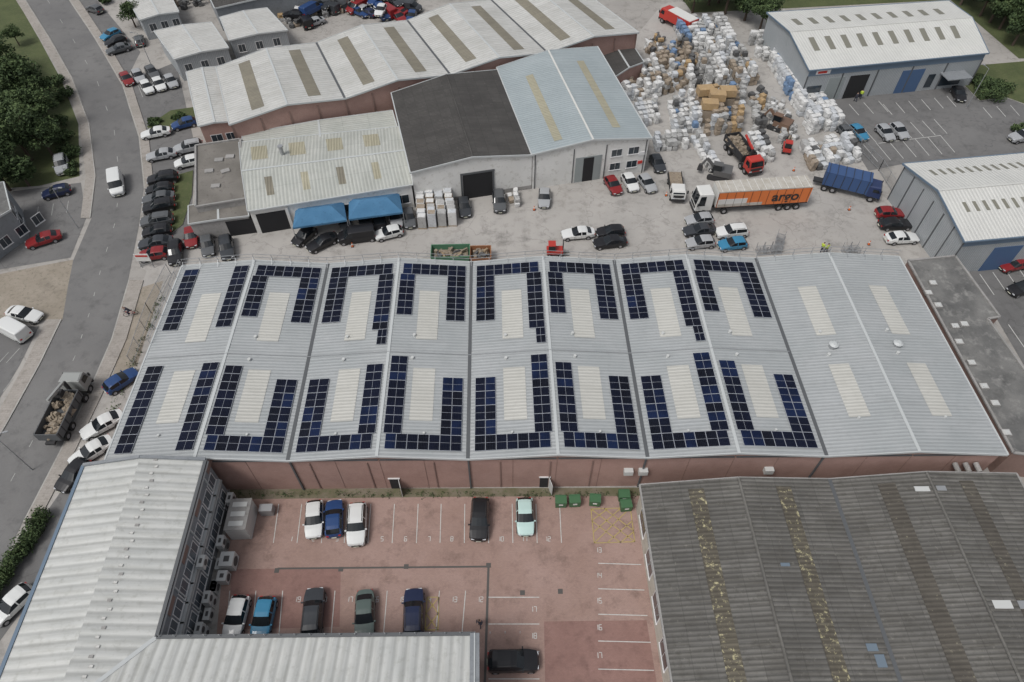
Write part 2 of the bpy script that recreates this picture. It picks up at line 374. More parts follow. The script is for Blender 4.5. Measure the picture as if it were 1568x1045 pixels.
# office block L shape, bottom left
lb=empty('office_block'); hL=7.6
A_=P2(128,713,hL); B_=P2(315,704,hL); C_=P2(240,976,hL); E_=P2(727,971,hL)
dirY=(B_-C_).normalized(); dirX=(E_-C_).normalized()
Wg=(B_-A_).length
rid0=(A_+B_)/2; rise=1.0
r=MB()
ridN=rid0-dirY*((B_-C_).length+Wg/2)
r.face([V3(A_,hL),V3(A_-dirY*((B_-C_).length+Wg),hL),V3(ridN,hL+rise),V3(rid0,hL+rise)],'roofL')
r.face([V3(C_,hL),V3(B_,hL),V3(rid0,hL+rise),V3(ridN,hL+rise)],'roofL')
ridE=E_-dirY*Wg/2; sE=E_-dirY*Wg; sW=A_-dirY*((B_-C_).length+Wg)
r.face([V3(E_,hL),V3(C_,hL),V3(ridN,hL+rise),V3(ridE,hL+rise)],'roofL')
r.face([V3(sW,hL),V3(sE,hL),V3(ridE,hL+rise),V3(ridN,hL+rise)],'roofL')
r.build('roof',lb)
w=MB()
poly=[A_,sW,sE,E_,C_,B_]
for i in range(6):
    a,b=poly[i],poly[(i+1)%6]; w.face([V3(a,0),V3(b,0),V3(b,hL-.05),V3(a,hL-.05)],'slate')
w.face([V3(A_,hL-.05),V3(B_,hL-.05),V3(rid0,hL+rise-.05)],'slate'); w.face([V3(E_,hL-.05),V3(sE,hL-.05),V3(ridE,hL+rise-.05)],'slate')
w.build('walls',lb)
t=MB()
for a,b in ((A_,sW),(C_,B_),(C_,E_)): t.beam(V3(a,hL),V3(b,hL),.3,.22,'bluefas' if a is A_ else 'trimd')
for a,b in ((A_,rid0),(B_,rid0)): t.beam(V3(a,hL+.05),V3(b,hL+rise+.05),.3,.3,'slate')
for a,b in ((E_,ridE),(sE,ridE)): t.beam(V3(a,hL+.05),V3(b,hL+rise+.05),.75,.3,'slate'); t.beam(V3(a,hL+.22),V3(b,hL+rise+.22),.1,.1,'trim')
t.beam(V3(C_,hL+.05),V3(ridN,hL+rise+.04),.35,.06,'trim')
for k in range(0,25):
    p=C_+dirX*(.3+k*1.2); t.beam(V3(p,hL+.1),V3(p,hL+.55),.05,.05,'metal')
t.build('trim_and_guard_rail',lb)
t=MB(); Lf=(B_-C_).length
for k in range(38):
    f=.62+.02*(k%2); p=A_*(1-f)+B_*f-dirY*(k*.72+.2); t.box(V3(p,hL+rise*(2-2*f)+.03),(.35,.22,.05),'roofD' if k%3 else 'conc')
t.build('fixing_patches',lb)
fw=MB()
for k in range(9):
    d=.6+k*(Lf-.8)/9
    window(fw,C_,B_,d,d+1.35,4.6,5.9,'oglass'); window(fw,C_,B_,d,d+1.35,1.2,2.5,'oglass')
    wall_item(fw,C_,B_,d-.25,d+1.6,4.0,4.2,.3,'trim')
    if k%3==1: wall_item(fw,C_,B_,d+1.8,d+1.92,0,7.2,.14,'trim')
wall_item(fw,C_,B_,0,Lf,3.3,3.55,.16,'trim')
wall_item(fw,C_,B_,0,Lf,7.15,7.4,.14,'trim')
for k in range(4): wall_item(fw,C_,B_,2+k*4.4,3.6+k*4.4,6.3,7.05,.05,'brickd')
fw.build('windows',lb)
ac=MB()
nX=Vector((dirY.y,-dirY.x))
def acu(p,z,sx=.5,sy=1.0,sz=.75):
    a=math.atan2(dirY.y,dirY.x); ac.box(V3(p,z+sz/2),(sy,sx,sz),'unit',a)
    ac.box(V3(p,z+sz+.012),(sy*.4,sx*.4,.02),'fan',a); q=p+nX*(sx/2+.01); ac.cyl(V3(q,z+sz/2),sz*.34,.05,'fan','x')
for k,(d,zz) in enumerate([(Lf-1.2,.0),(Lf-2.5,0),(Lf-1.2,1.2),(Lf-5.6,0),(Lf-5.6,1.0),(Lf-9.6,0),(3.9,.0),(5.1,0),(5.1,1.),(2.3,0),(8.6,0),(2.3,1.1),(10.5,0),(6.4,0),(1.0,0),(7.3,4.0)]):
    acu(C_+dirY*d+nX*.7,zz,.6,1.1,.85)
pq=C_+dirY*(Lf-3.2)+nX*2.1; an=math.atan2(dirY.y,dirY.x)
ac.box(V3(pq,1.2),(3.2,2.0,2.3),'unit',an); ac.box(V3(pq,2.38),(3.3,2.1,.08),'conc',an)
for k in range(3): ac.box(V3(pq+dirY*(k-1),2.45),(.5,1.4,.06),'unit',an)
acu(C_+dirY*(Lf-7.3)+nX*1.6,.1,1.3,1.4,1.4); acu(C_+dirY*(Lf-8.8)+nX*1.4,.1,.9,1.0,1.1)
ac.box(V3(C_+dirY*(Lf-2.0)+nX*4.2,.6),(.8,1.3,1.1),'metal',an)
ac.build('air_conditioning_units',lb)

# fibre cement workshop bottom right
cw=Gable('fibre_cement_workshop',[(1044,1110),(1760,1110),(1555,729),(984,746)],4.6,.9,2,'roofC','cream',.25,
   sky=[(.115,.155,0,.97,'mossC'),(.345,.385,0,.97,'mossC'),(.615,.66,0,.97,'mossD'),(.83,.87,0,.97,'mossD')],trim='conc',cap='roofC')
q=MB()
for (a,t,sx,sy,m) in ((.46,.27,.9,.6,'patch'),(.47,.22,.8,1.0,'patch'),(.79,.42,1.6,.7,'unit'),(.84,.42,.7,.7,'metal'),(.72,.93,1.4,.5,'unit'),(.77,.93,.9,.5,'metal'),(.31,.6,.8,.3,'patch')):
    p=cw.rp(a,t,.05); q.box(p,(sx,sy,.08),m)
q.build('roof_patches',cw.e)
q=MB(); A1,B1=cw.c[3],cw.c[0]; LL=(B1-A1).length
for k in range(7): window(q,A1,B1,1.5+k*4,3.8+k*4,1.4,3.0)
wall_item(q,A1,B1,0,LL,4.1,4.3,.12,'trimd')
q.build('side_windows',cw.e)

lg=Gable('brick_factory',[(353,189),(975,49),(872,-28),(333,104)],6.5,1.1,4,'roofD','brick',.25,
   sky=[(.125*i+.05,.125*i+.078,.08,.92) for i in range(8)],skymat='brownlt')
q=MB(); a,b=lg.c[0],lg.c[1]; LW=(b-a).length
for i in range(17): wall_item(q,a,b,LW*i/16-.1,LW*i/16+.1,0,6.2,.12,'brickd')
q.build('wall_piers',lg.e)
ls=Gable('brick_annex',[(305,192),(353,185),(333,103),(287,111)],5.6,.25,1,'roofD','brick',.2)
q=MB(); window(q,ls.c[0],ls.c[1],1,2.6,2.2,3.6); window(q,ls.c[0],ls.c[1],3.2,4.6,2.2,3.6); q.build('windows',ls.e)

lt=Gable('lean_to_store',[(370,246),(612,212),(600,170),(372,206)],4.0,.3,1,'roofE','cream',.1)
we=Gable('cream_workshop',[(368,219),(381,322),(630,282),(609,195)],4.3,.7,1,'roofE','render',.2,
   sky=[(.62,.86,.12+.22*i,.165+.22*i,'creamlt' if i%2 else 'brownlt') for i in range(4)]+[(.1,.34,.06+.235*i,.16+.235*i) for i in range(4)],skymat='creamlt')
q=MB(); a,b=we.c[1],we.c[2]
wall_item(q,a,b,.6,4.6,0,3.4,.05,'dark'); wall_item(q,a,b,4.6,5.0,0,3.8,.2,'render')
for k in range(4): window(q,a,b,7+k*4.2,9+k*4.2,1.2,2.6)
p=we.rp(.3,.25,.5); q.cyl(p,.28,1.6,'metal'); q.cyl(p+Vector((0,0,.9)),.4,.2,'metal')
q.build('doors_and_flue',we.e)
dg=Gable('dark_roof_workshop',[(630,263),(815,236),(764,108),(601,143)],6.2,1.1,1,'roofG','render',.2,cap='roofG')
q=MB(); a,b=dg.c[0],dg.c[1]; LW=(b-a).length
wall_item(q,a,b,LW*.41,LW*.66,0,4.3,.05,'dark'); wall_item(q,a,b,LW*.39,LW*.68,4.3,4.6,.1,'trimd'); wall_item(q,a,b,0,LW*.41,0,.7,.03,'conc'); wall_item(q,a,b,LW*.66,LW,0,.7,.03,'conc')
for f in (.39,.66): wall_item(q,a,b,LW*f,LW*f+.25,0,4.3,.12,'trimd')
q.build('doorway',dg.e)
red_sign=flat('red_sign',(.5,.04,.03))
bh=Gable('pale_blue_roof_workshop',[(816,235),(995,210),(914,73),(763,104)],6.3,1.1,1,'roofH','render',.25,
   sky=[(.2,.27,.06,.8),(.72,.79,.1,.85)],skymat='creamlt',cap='roofI')
q=MB(); a,b=bh.c[0],bh.c[1]; LW=(b-a).length
wall_item(q,a,b,LW*.37,LW*.6,0,4.4,.05,'greydoor'); wall_item(q,a,b,LW*.44,LW*.53,0,4.2,.08,'dark')
for k in range(2):
    for j in range(2): window(q,a,b,LW*(.68+.15*k),LW*(.68+.15*k)+1.6,1.4+2.4*j,2.5+2.4*j)
for f in (.02,.35,.63,.98): wall_item(q,a,b,LW*f-.05,LW*f+.07,0,6,.1,'trimd')
wall_item(q,a,b,LW*.92,LW*.98,3.3,3.9,.1,'frame'); wall_item(q,a,b,LW*.93,LW*.97,1.8,2.3,.1,red_sign)
q.build('doors_and_windows',bh.e)
def flatb(name,poly,h,roof,wall,par=.35,cop=None):
    e=empty(name); ps=[P2(x,y,h) for x,y in poly]; m=MB(); m.slab(ps,0,h,roof,wall); m.build('walls_and_roof',e)
    m=MB()
    for i in range(len(ps)): m.beam(V3(ps[i],h+par/2-.02),V3(ps[(i+1)%len(ps)],h+par/2-.02),.25,par,cop or wall)
    m.build('parapet',e); return e,ps
fb,ps=flatb('flat_roof_store',[(300,224),(368,214),(378,305),(300,318)],4.2,'flatroof2','conc',.25)
q=MB()
for x,y in ((335,245),(345,262),(320,262),(352,240),(330,285)): q.box(P(x,y,4.3),(1.2,.8,.2),'conc',R.random())
q.build('roof_clutter',fb)
lo=Gable('lean_to_garage',[(290,342),(379,330),(377,305),(290,316)],3.2,.1,1,'flatroof2','conc',.15)
q=MB(); wall_item(q,lo.c[0],lo.c[1],4.5,8.2,0,2.6,.05,'dark'); q.build('garage_opening',lo.e)
fa,ps=flatb('flat_roof_annex',[(1390,400),(1462,393),(1530,486),(1512,489),(1620,640),(1640,705),(1551,694)],4.2,'flatroof','brickd',.2,'conc')
q=MB()
for x,y in ((1421,449),(1436,468),(1428,434),(1462,500),(1476,497),(1468,524),(1487,556),(1506,592),(1523,618),(1540,663)):
    p=P(x,y,4.3); q.box(p+Vector((0,0,.03)),(.9,.75,.25),'conc'); q.box(p+Vector((0,0,.24)),(.75,.6,.16),'unit',0,taper=.6)
q.build('roof_domes',fa)
def skyrow(n,a0,a1,t0=.06,t1=.94): return [(a0,a1,t0+(t1-t0)*i/n+.01,t0+(t1-t0)*i/n+.01+.36*(t1-t0)/n) for i in range(n)]
iu=Gable('grey_trade_unit',[(1178,20),(1241,106),(1511,80),(1451,2)],6.2,1.4,1,'roofI','greyclad',.35,sky=skyrow(10,.6,.78)+skyrow(10,.2,.36),skymat='darklt',trim='bluefas',cap='roofI')
q=MB(); a,b=iu.c[1],iu.c[2]; LW=(b-a).length
wall_item(q,a,b,0,LW,4.9,6.1,.06,'bluefas')
for f0,f1,m in ((.13,.22,'greydoor'),(.25,.36,'dark'),(.55,.68,'bluedoor'),(.72,.76,'glass'),(.80,.93,'glass'),(.02,.1,'glass')):
    wall_item(q,a,b,LW*f0,LW*f1,0.02 if m!='glass' else .6,4.2 if m!='glass' else 3,.07,m)
for k in range(6): wall_item(q,a,b,LW*k/5-.1,LW*k/5+.1,0,4.9,.1,'trimd')
wall_item(q,a,b,LW*.04,LW*.12,5.1,5.8,.09,'frame'); wall_item(q,a,b,LW*.05,LW*.10,5.25,5.65,.12,red_sign)
p=(a+(b-a).normalized()*LW*.86)+Vector((0,-1.2)); q.box(V3(p,3.1),(4.5,2.6,.15),'slate',math.atan2((b-a).y,(b-a).x))
q.build('doors_and_signs',iu.e)
ju=Gable('grey_trade_unit',[(1388,252),(1480,367),(1800,338),(1650,229)],6.2,1.6,1,'roofI','greyclad',.35,sky=skyrow(18,.64,.74)+skyrow(18,.14,.24),skymat='darklt',trim='bluefas',cap='roofI')
q=MB(); a,b=ju.c[1],ju.c[2]; LW=(b-a).length
wall_item(q,a,b,0,LW,5.,6.1,.06,'bluefas'); wall_item(q,a,b,5,9,0,4.2,.07,'bluedoor'); wall_item(q,a,b,11,14,.6,3,.07,'glass')
a,b=ju.c[0],ju.c[1]
for k in range(7): wall_item(q,a,b,(b-a).length*k/6-.08,(b-a).length*k/6+.08,0,6,.08,'trimd')
q.build('doors_and_trim',ju.e)
for nm,c,h in (('white_roof_unit',[(268,90),(348,73),(322,35),(238,48)],4.2),('white_roof_unit',[(352,61),(438,46),(408,13),(338,27)],4),('white_roof_unit',[(215,30),(272,18),(255,-15),(195,-5)],4)):
    u=Gable(nm,c,h,.3,1,'roofD','greyclad',.2); q=MB(); LW=(u.c[1]-u.c[0]).length
    for k in range(3): window(q,u.c[0],u.c[1],1+k*LW/3.2,2.2+k*LW/3.2,1.5,2.8)
    q.build('windows',u.e)
dk=Gable('dark_scrap_shed',[(330,12),(560,-30),(540,-70),(310,-30)],4.5,.6,1,'roofG','slate',.2)
hb=Gable('grey_office',[(-60,372),(14,322),(4,280),(-60,300)],5,.3,1,'flatroof','slate',.2)
q=MB(); a,b=hb.c[0],hb.c[1]
for k in range(4): window(q,a,b,1+k*2.6,2.4+k*2.6,1,2.3)
a,b=hb.c[1],hb.c[2]
for k in range(2): window(q,a,b,.5+k*2,1.7+k*2,1,2.3); window(q,a,b,.5+k*2,1.7+k*2,3.1,4.3)
q.build('windows',hb.e)
st=Gable('brick_store',[(940,118),(985,95),(962,60),(915,75)],3.5,.4,1,'roofG','brick',.15)

# ------------------------------------------------------------------ ground
gm=MB(); gm.slab([(-1500,-900),(1500,-900),(1500,2500),(-1500,2500)],0,0,'base'); gm.build('ground')
def area(name,px,z,mat,raised=False):
    m=MB(); m.slab([P2(x,y) for x,y in px],0 if raised else z,z,mat,'kerb'); return m.build(name)
area('concrete_yard',[(380,345),(640,300),(1000,262),(1300,255),(1370,300),(1410,385),(1400,420),(270,440),(215,410),(290,380)],.004,'yard')
area('recycling_yard',[(920,120),(1020,0),(1200,10),(1330,265),(1000,262),(985,180)],.008,'yard')
roadL=[(0,-60),(40,0),(78,60),(112,120),(138,190),(148,270),(140,335),(112,400),(104,440),(96,490),(62,560),(12,650),(-60,770),(-200,960)]
roadR=[(70,-60),(105,0),(145,60),(186,130),(212,210),(220,290),(212,350),(196,430),(170,520),(135,600),(92,690),(35,800),(-30,930),(-120,1100)]
area('road',roadL+roadR[::-1],.024,'road')
def strip(name,edge,dx0,dx1,z,mat):
    a=[P2(x+dx0,y) for x,y in edge]; b=[P2(x+dx1,y) for x,y in edge]
    m=MB()
    for i in range(len(a)-1):
        q=[a[i],a[i+1],b[i+1],b[i]]
        m.face([V3(p,z) for p in q],mat); m.face([V3(a[i],0),V3(a[i+1],0),V3(a[i+1],z),V3(a[i],z)],'kerb'); m.face([V3(b[i],0),V3(b[i+1],0),V3(b[i+1],z),V3(b[i],z)],'kerb')
        dd=(b[i]-a[i]).normalized()*.15; de=(b[i+1]-a[i+1]).normalized()*.15
        m.face([V3(a[i],z+.004),V3(a[i+1],z+.004),V3(a[i+1]+de,z+.004),V3(a[i]+dd,z+.004)],'kerb')
    return m.build(name)
strip('pavement',roadR[1:6],1,16,.12,'pave'); strip('pavement',roadR[7:12],1,24,.12,'pave')
strip('pavement',roadL[1:7],-1,-16,.12,'pave'); strip('pavement',roadL[9:13],-1,-24,.12,'pave')
area('side_road',[(-150,450),(60,408),(112,398),(104,445),(95,492),(40,490),(-150,540)],.012,'dirt')
area('side_parking',[(-150,540),(0,500),(60,500),(30,560),(-150,860)],.016,'asph')
area('office_forecourt',[(-100,310),(60,288),(124,280),(132,335),(108,395),(-100,430)],.020,'asph')
area('grass_verge',[(0,-40),(25,0),(60,60),(95,125),(120,190),(122,270),(60,285),(-150,300),(-150,-40)],.008,'grass')
area('planting_bed',[(225,195),(262,170),(298,165),(300,182),(240,208)],.12,'grass',True)
area('grass_strip',[(262,272),(296,262),(294,300),(280,345),(258,362)],.12,'grass',True)
area('side_lane',[(110,0),(140,-10),(215,80),(190,130)],.006,'asph')
area('side_yard',[(185,130),(270,95),(300,230),(290,380),(215,410),(222,290),(212,200)],.010,'asph')
area('verge',[(1450,105),(1568,95),(1640,150),(1568,160),(1540,150),(1500,155)],.12,'grass',True)
area('parking_lot',[(1240,140),(1470,110),(1568,150),(1700,240),(1568,236),(1390,250),(1330,262),(1290,200)],.012,'asph')
area('parking_lot',[(1480,410),(1568,400),(1750,480),(1750,760),(1640,720),(1568,560)],.010,'asph')
area('woodland_floor',[(1010,-50),(1800,-60),(1800,90),(1560,90),(1455,0),(1170,15),(1060,20)],.016,'grass')
area('red_paved_courtyard',[(352,750),(984,748),(1050,1120),(740,1120),(600,1120),(320,1100)],.004,'paver')
area('paving_patch',[(833,952),(990,950),(1008,1060),(835,1060)],.008,'paverd')
area('paving_patch',[(355,872),(522,870),(520,960),(350,965)],.008,'paverd')
area('moss_edge',[(352,749),(984,747),(986,760),(700,761),(352,765)],.012,'moss')
area('frontage',[(170,560),(225,415),(290,400),(160,705),(60,800),(20,870)],.006,'yard')
area('frontage_bed',[(205,470),(218,440),(250,430),(210,560),(165,600)],.010,'dirt')
area('office_path',[(60,800),(118,718),(150,705),(60,900),(-50,1050),(-50,960)],.014,'asph')

mk=MB()
def ln(x0,y0,x1,y1,w=.1,mat='line',z=.032):
    a=P2(x0,y0);b=P2(x1,y1); d=(b-a).normalized(); n=Vector((-d.y,d.x))*w/2
    mk.face([V3(a+n,z),V3(b+n,z),V3(b-n,z),V3(a-n,z)],mat)
SEG={'0':'abcdef','1':'bc','2':'abged','3':'abgcd','4':'fgbc','5':'afgcd','6':'afgedc','7':'abc','8':'abcdefg','9':'abcdfg'}
def digit(x,y,s,h=.46):
    o=P2(x,y)
    for k,ch in enumerate(str(s)):
        X=o.x+k*h*.75; w=h*.5
        co={'a':((0,h),(w,h)),'b':((w,h),(w,h/2)),'c':((w,h/2),(w,0)),'d':((0,0),(w,0)),'e':((0,0),(0,h/2)),'f':((0,h/2),(0,h)),'g':((0,h/2),(w,h/2))}
        for sg in SEG[ch]:
            (ax,ay),(bx,by)=co[sg]; a=Vector((X+ax,o.y+ay));b=Vector((X+bx,o.y+by)); d=(b-a).normalized(); n=Vector((-d.y,d.x))*.03
            mk.face([V3(a+n,.024),V3(b+n,.024),V3(b-n,.024),V3(a-n,.024)],'line')
xs=[429,464,500,534,569,605,641,676,712,748,784,820,856]
for i,x in enumerate(xs):
    o=(743-x)/1528
    ln(x+o*-10,772,x-o*50,832,.075)
    if i<12: digit(x+14,829,i+1)
xs=[347,387,428,468,508,548,588,628,668,708]
for i,x in enumerate(xs):
    ln(x+5,905,x-1,975,.075); digit(x+22,922,21-i)
for i,y in enumerate((863,902,941,982,1025)): ln(916,y,982+(y-863)*.12,y+2,.075); digit(912,y-17,13+i)
for i,y in enumerate((915,956,998,1040)): ln(748,y,826,y,.075); digit(812,y+22,17+i)
for x0,y0,x1,y1 in ((905,780,965,778),(965,778,972,830),(972,830,910,832),(910,832,905,780),(905,780,972,830),(965,778,910,832),(907,797,930,780),(909,815,950,779),(930,831,968,798),(950,831,970,815),(925,779,970,813),(906,798,950,831)): ln(x0,y0,x1,y1,.09,'yline')
for x0,y0,x1,y1 in ((654,915,672,915),(672,915,671,965),(671,965,651,965),(651,965,654,915),(654,915,671,940),(672,915,652,940),(652,940,671,965),(671,940,651,965)): ln(x0,y0,x1,y1,.09,'yline')
mk.build('parking_bay_markings')
mk=MB()
ln(425,871,748,868,.18,'drain',.02); ln(748,868,742,1060,.22,'drain',.02)
for x,y in ((622,868),(424,874),(800,908),(858,906),(522,872),(748,866)):
    mk.box(V3(P2(x,y),.02),(.45,.45,.03),'drain')
mk.build('drain_covers')
mk=MB()
def bays(x0,y0,x1,y1,n,dx,dy,w=.1,mat='line'):
    for i in range(n+1):
        x=x0+(x1-x0)*i/n;y=y0+(y1-y0)*i/n; ln(x,y,x+dx,y+dy,w,mat)
bays(1322,222,1440,208,6,22,26); bays(1322,197,1430,183,6,20,22); ln(1345,220,1440,208); bays(1352,160,1450,148,5,14,16)
bays(1300,160,1345,155,2,15,17); bays(1505,165,1568,160,3,14,16); bays(1500,420,1560,412,3,22,32); bays(1520,500,1568,495,2,25,36)
bays(-10,330,105,308,5,-3,18,.1,'fline'); bays(-20,552,30,534,3,-20,22,.1,'fline'); bays(0,585,20,580,1,-15,20,.1,'fline')
bays(195,135,258,112,4,8,20,.1,'fline'); bays(222,270,222,395,8,36,-3,.1,'fline')
cen=[((a[0]+b[0])/2,(a[1]+b[1])/2) for a,b in zip(roadL,roadR)]
for i in range(1,12):
    (x0,y0),(x1,y1)=cen[i],cen[i+1]
    for k in range(2):
        t0=k/2;t1=k/2+.1; ln(x0+(x1-x0)*t0,y0+(y1-y0)*t0,x0+(x1-x0)*t1,y0+(y1-y0)*t1,.09,'fline')
for k in range(16):
    a0=math.radians(-60+k*9); a1=math.radians(-60+(k+1)*9)
    ln(1235+75*math.cos(a0),322+38*math.sin(a0),1235+75*math.cos(a1),322+38*math.sin(a1),.22,'yard',.0085)
mk.build('road_markings')
fn=MB()
pts=[P2(205,560),P2(232,480),P2(262,420)]
for i in range(2):
    a,b=pts[i],pts[i+1]; L=(b-a).length; n=int(L/2.4)
    for k in range(n+1):
        p=a+(b-a)*k/n; fn.beam(V3(p,0),V3(p,2),.07,.07,'metal')
    for z in (.3,1.9): fn.beam(V3(a,z),V3(b,z),.04,.05,'metal')
    for k in range(int(L/.25)): p=a+(b-a)*(k*.25/L); fn.beam(V3(p,.1),V3(p,1.95),.025,.025,'metal')
fn.build('palisade_fence')
fn=MB()
pts=[P2(x,y) for x,y in ((1285,200),(1345,262),(1420,385))]
for i in range(2):
    a,b=pts[i],pts[i+1]; L=(b-a).length; n=int(L/2.6)
    for k in range(n+1): p=a+(b-a)*k/n; fn.beam(V3(p,0),V3(p,2.1),.07,.07,'metal')
    for z in (.3,2.0): fn.beam(V3(a,z),V3(b,z),.04,.05,'metal')
    for k in range(int(L/.3)): p=a+(b-a)*(k*.3/L); fn.beam(V3(p,.1),V3(p,2.05),.025,.025,'metal')
fn.build('palisade_fence')

# ------------------------------------------------------------------ vehicles
tyre=flat('tyre_rubber',(.018,.018,.018),.85); rim=flat('alloy_rim',(.4,.4,.42),.35,.7); cgl=flat('car_glass',(.012,.015,.018),.08,0,.5)
plast=flat('black_trim_plastic',(.025,.025,.025),.6); lamp=flat('headlamp',(.6,.62,.65),.15); tail=flat('tail_lamp',(.35,.01,.01),.3)
plate=flat('number_plate',(.6,.6,.5),.5); paint0=flat('paint_default',(.5,.5,.5),.3)
PA={}
def paint(c,rough=.35):
    if c not in PA: PA[c]=flat('car_paint_%d'%len(PA),c,rough,.0,.35,.3)
    return PA[c]
COL={'w':(.62,.63,.62),'k':(.014,.014,.016),'g':(.09,.095,.10),'s':(.33,.34,.35),'r':(.21,.018,.02),'b':(.02,.055,.16),'n':(.013,.02,.055),'c':(.04,.20,.34),'m':(.45,.60,.57),'d':(.04,.044,.05),'o':(.4,.1,.03),'l':(.09,.12,.11),'y':(.5,.4,.05)}
def carmesh(kind):
    if kind=='hatch':
        X=[2.02,1.92,1.2,.82,.1,-.3,-.4,-1.15,-1.5,-1.88,-2.0]; zb=[.62,.74,.9,.96,.99,.99,.99,1.0,1.02,1.0,.7]; zt=[.63,.76,.95,1.0,1.42,1.47,1.47,1.43,1.36,1.02,.72]; Wd=.88
    elif kind=='saloon':
        X=[2.32,2.2,1.35,.85,.1,-.3,-.4,-1.0,-1.25,-1.85,-2.3]; zb=[.6,.7,.86,.92,.94,.95,.95,.96,.96,.97,.75]; zt=[.61,.72,.9,.95,1.38,1.43,1.43,1.37,1.3,1.0,.92]; Wd=.9
    elif kind=='suv':
        X=[2.28,2.18,1.4,1.0,.35,-.2,-.3,-1.35,-1.8,-2.1,-2.25]; zb=[.75,.9,1.05,1.1,1.12,1.12,1.12,1.14,1.15,1.1,.8]; zt=[.76,.92,1.09,1.15,1.62,1.68,1.68,1.64,1.56,1.15,.82]; Wd=.93
    else:
        X=[2.6,2.5,2.05,1.75,1.05,.55,.45,-1.6,-2.45,-2.56,-2.6]; zb=[.8,.95,1.1,1.18,1.2,1.2,1.2,1.2,1.2,1.1,.8]; zt=[.81,.97,1.16,1.24,1.92,2.0,2.0,2.0,1.98,1.9,.9]; Wd=.98
    n=len(X); mb=MB(); rings=[]
    for i in range(n):
        w=Wd*([.74,.90,.99,1,1,1,1,1,.99,.94,.82][i]); cab=zt[i]-zb[i]>.2
        wt=(w*(.77 if kind!='van' else .88)) if cab else w*.86
        if i==3: wt=w*.84
        if i==n-2 and kind!='van': wt=w*.8
        h=[(w*.9,.22 if 0<i<n-1 else .3),(w,.42),(w,zb[i]-.12),(w*.965,zb[i]),(wt,zt[i]-(.05 if cab else .015)),(wt*.84,zt[i]),(wt*.3,zt[i]+.02)]
        bow=.10 if i in(0,1,3,9,10) else (.07 if i in (4,8) else 0)
        sg=1 if i<5 else -1
        def xx(y): return X[i]-sg*bow*(abs(y)/w)**2
        rings.append([Vector((xx(y),y,z)) for y,z in h]+[Vector((xx(y),-y,z)) for y,z in reversed(h)])
    m_=len(rings[0])
    for i in range(n-1):
        for j in range(m_-1):
            a,b=rings[i][j],rings[i][j+1]; c,d=rings[i+1][j+1],rings[i+1][j]
            mat=paint0; jj=j if j<6 else (12-j if j>6 else 6)
            if jj==3:
                if kind=='van': mat=cgl if i in(3,4) else paint0
                else: mat=cgl if i in (3,4,6) or (i==7 and kind!='saloon') else paint0
            if jj>=4:
                if i==3: mat=cgl
                if i==8 and kind!='van': mat=cgl
            if jj==0: mat=plast
            mb.face([a,b,c,d],mat,jj not in(3,))
    mb.face(rings[0],paint0); mb.face(rings[-1][::-1],paint0)
    L0,L1=X[0],X[-1]
    for y in (Wd*.6,-Wd*.6):
        mb.box((L0-.14,y,zb[0]+.0),(.2,.32,.11),lamp); mb.box((L1+.09,y*1.08,zb[-1]+.03),(.14,.24,.18),tail)
    mb.box((L0-.02,0,.48),(.06,Wd*1.0,.16),plast); mb.box((L0+.025,0,.45),(.02,.5,.11),plate); mb.box((L1-.02,0,.5),(.06,.5,.11),plate)
    for x in (X[3]-.15,X[5]-.05,X[7]+.05):
        for s_ in(1,-1): mb.box((x,s_*(Wd+.001),.62),(.02,.012,.55),plast)
    wx=(X[1]-.62,X[-2]+.55) 
    for x in wx:
        for y in (Wd-.10,-(Wd-.10)):
            mb.cyl((x,y,.35),.35,.205,plast,'y',16); mb.cyl((x,y,.32),.31,.22,tyre,'y',16); mb.cyl((x,y,.32),.2,.235,rim,'y',10)
    for y in (Wd+.07,-Wd-.07): mb.box((X[3]-.15,y,zb[3]+.02),(.12,.17,.12),paint0)
    if kind=='suv':
        for y in (Wd*.66,-Wd*.66): mb.beam((.2,y,zt[5]+.0),(-1.5,y,zt[7]+.02),.04,.04,plast)
    return mb
CM={}
for k in('hatch','saloon','suv','van'):
    b=carmesh(k); me=b.mesh(k+'_body'); CM[k]=(me,[i for i,m in enumerate(b.mats) if m is paint0][0])
def car(x0,y0,x1,y1,col,kind='hatch',name='parked_car'):
    """front and rear pixels at half height"""
    a=P2(x0,y0,.7);b=P2(x1,y1,.7); c=(a+b)/2; an=math.atan2((a-b).y,(a-b).x)
    if kind=='van' and name=='parked_car': name='parked_van'
    me,pi=CM[kind]; ob=inst(name,me,V3(c,.02),an,(1,1,1))
    ob.material_slots[pi].link='OBJECT'; ob.material_slots[pi].material=paint(COL[col]); return ob
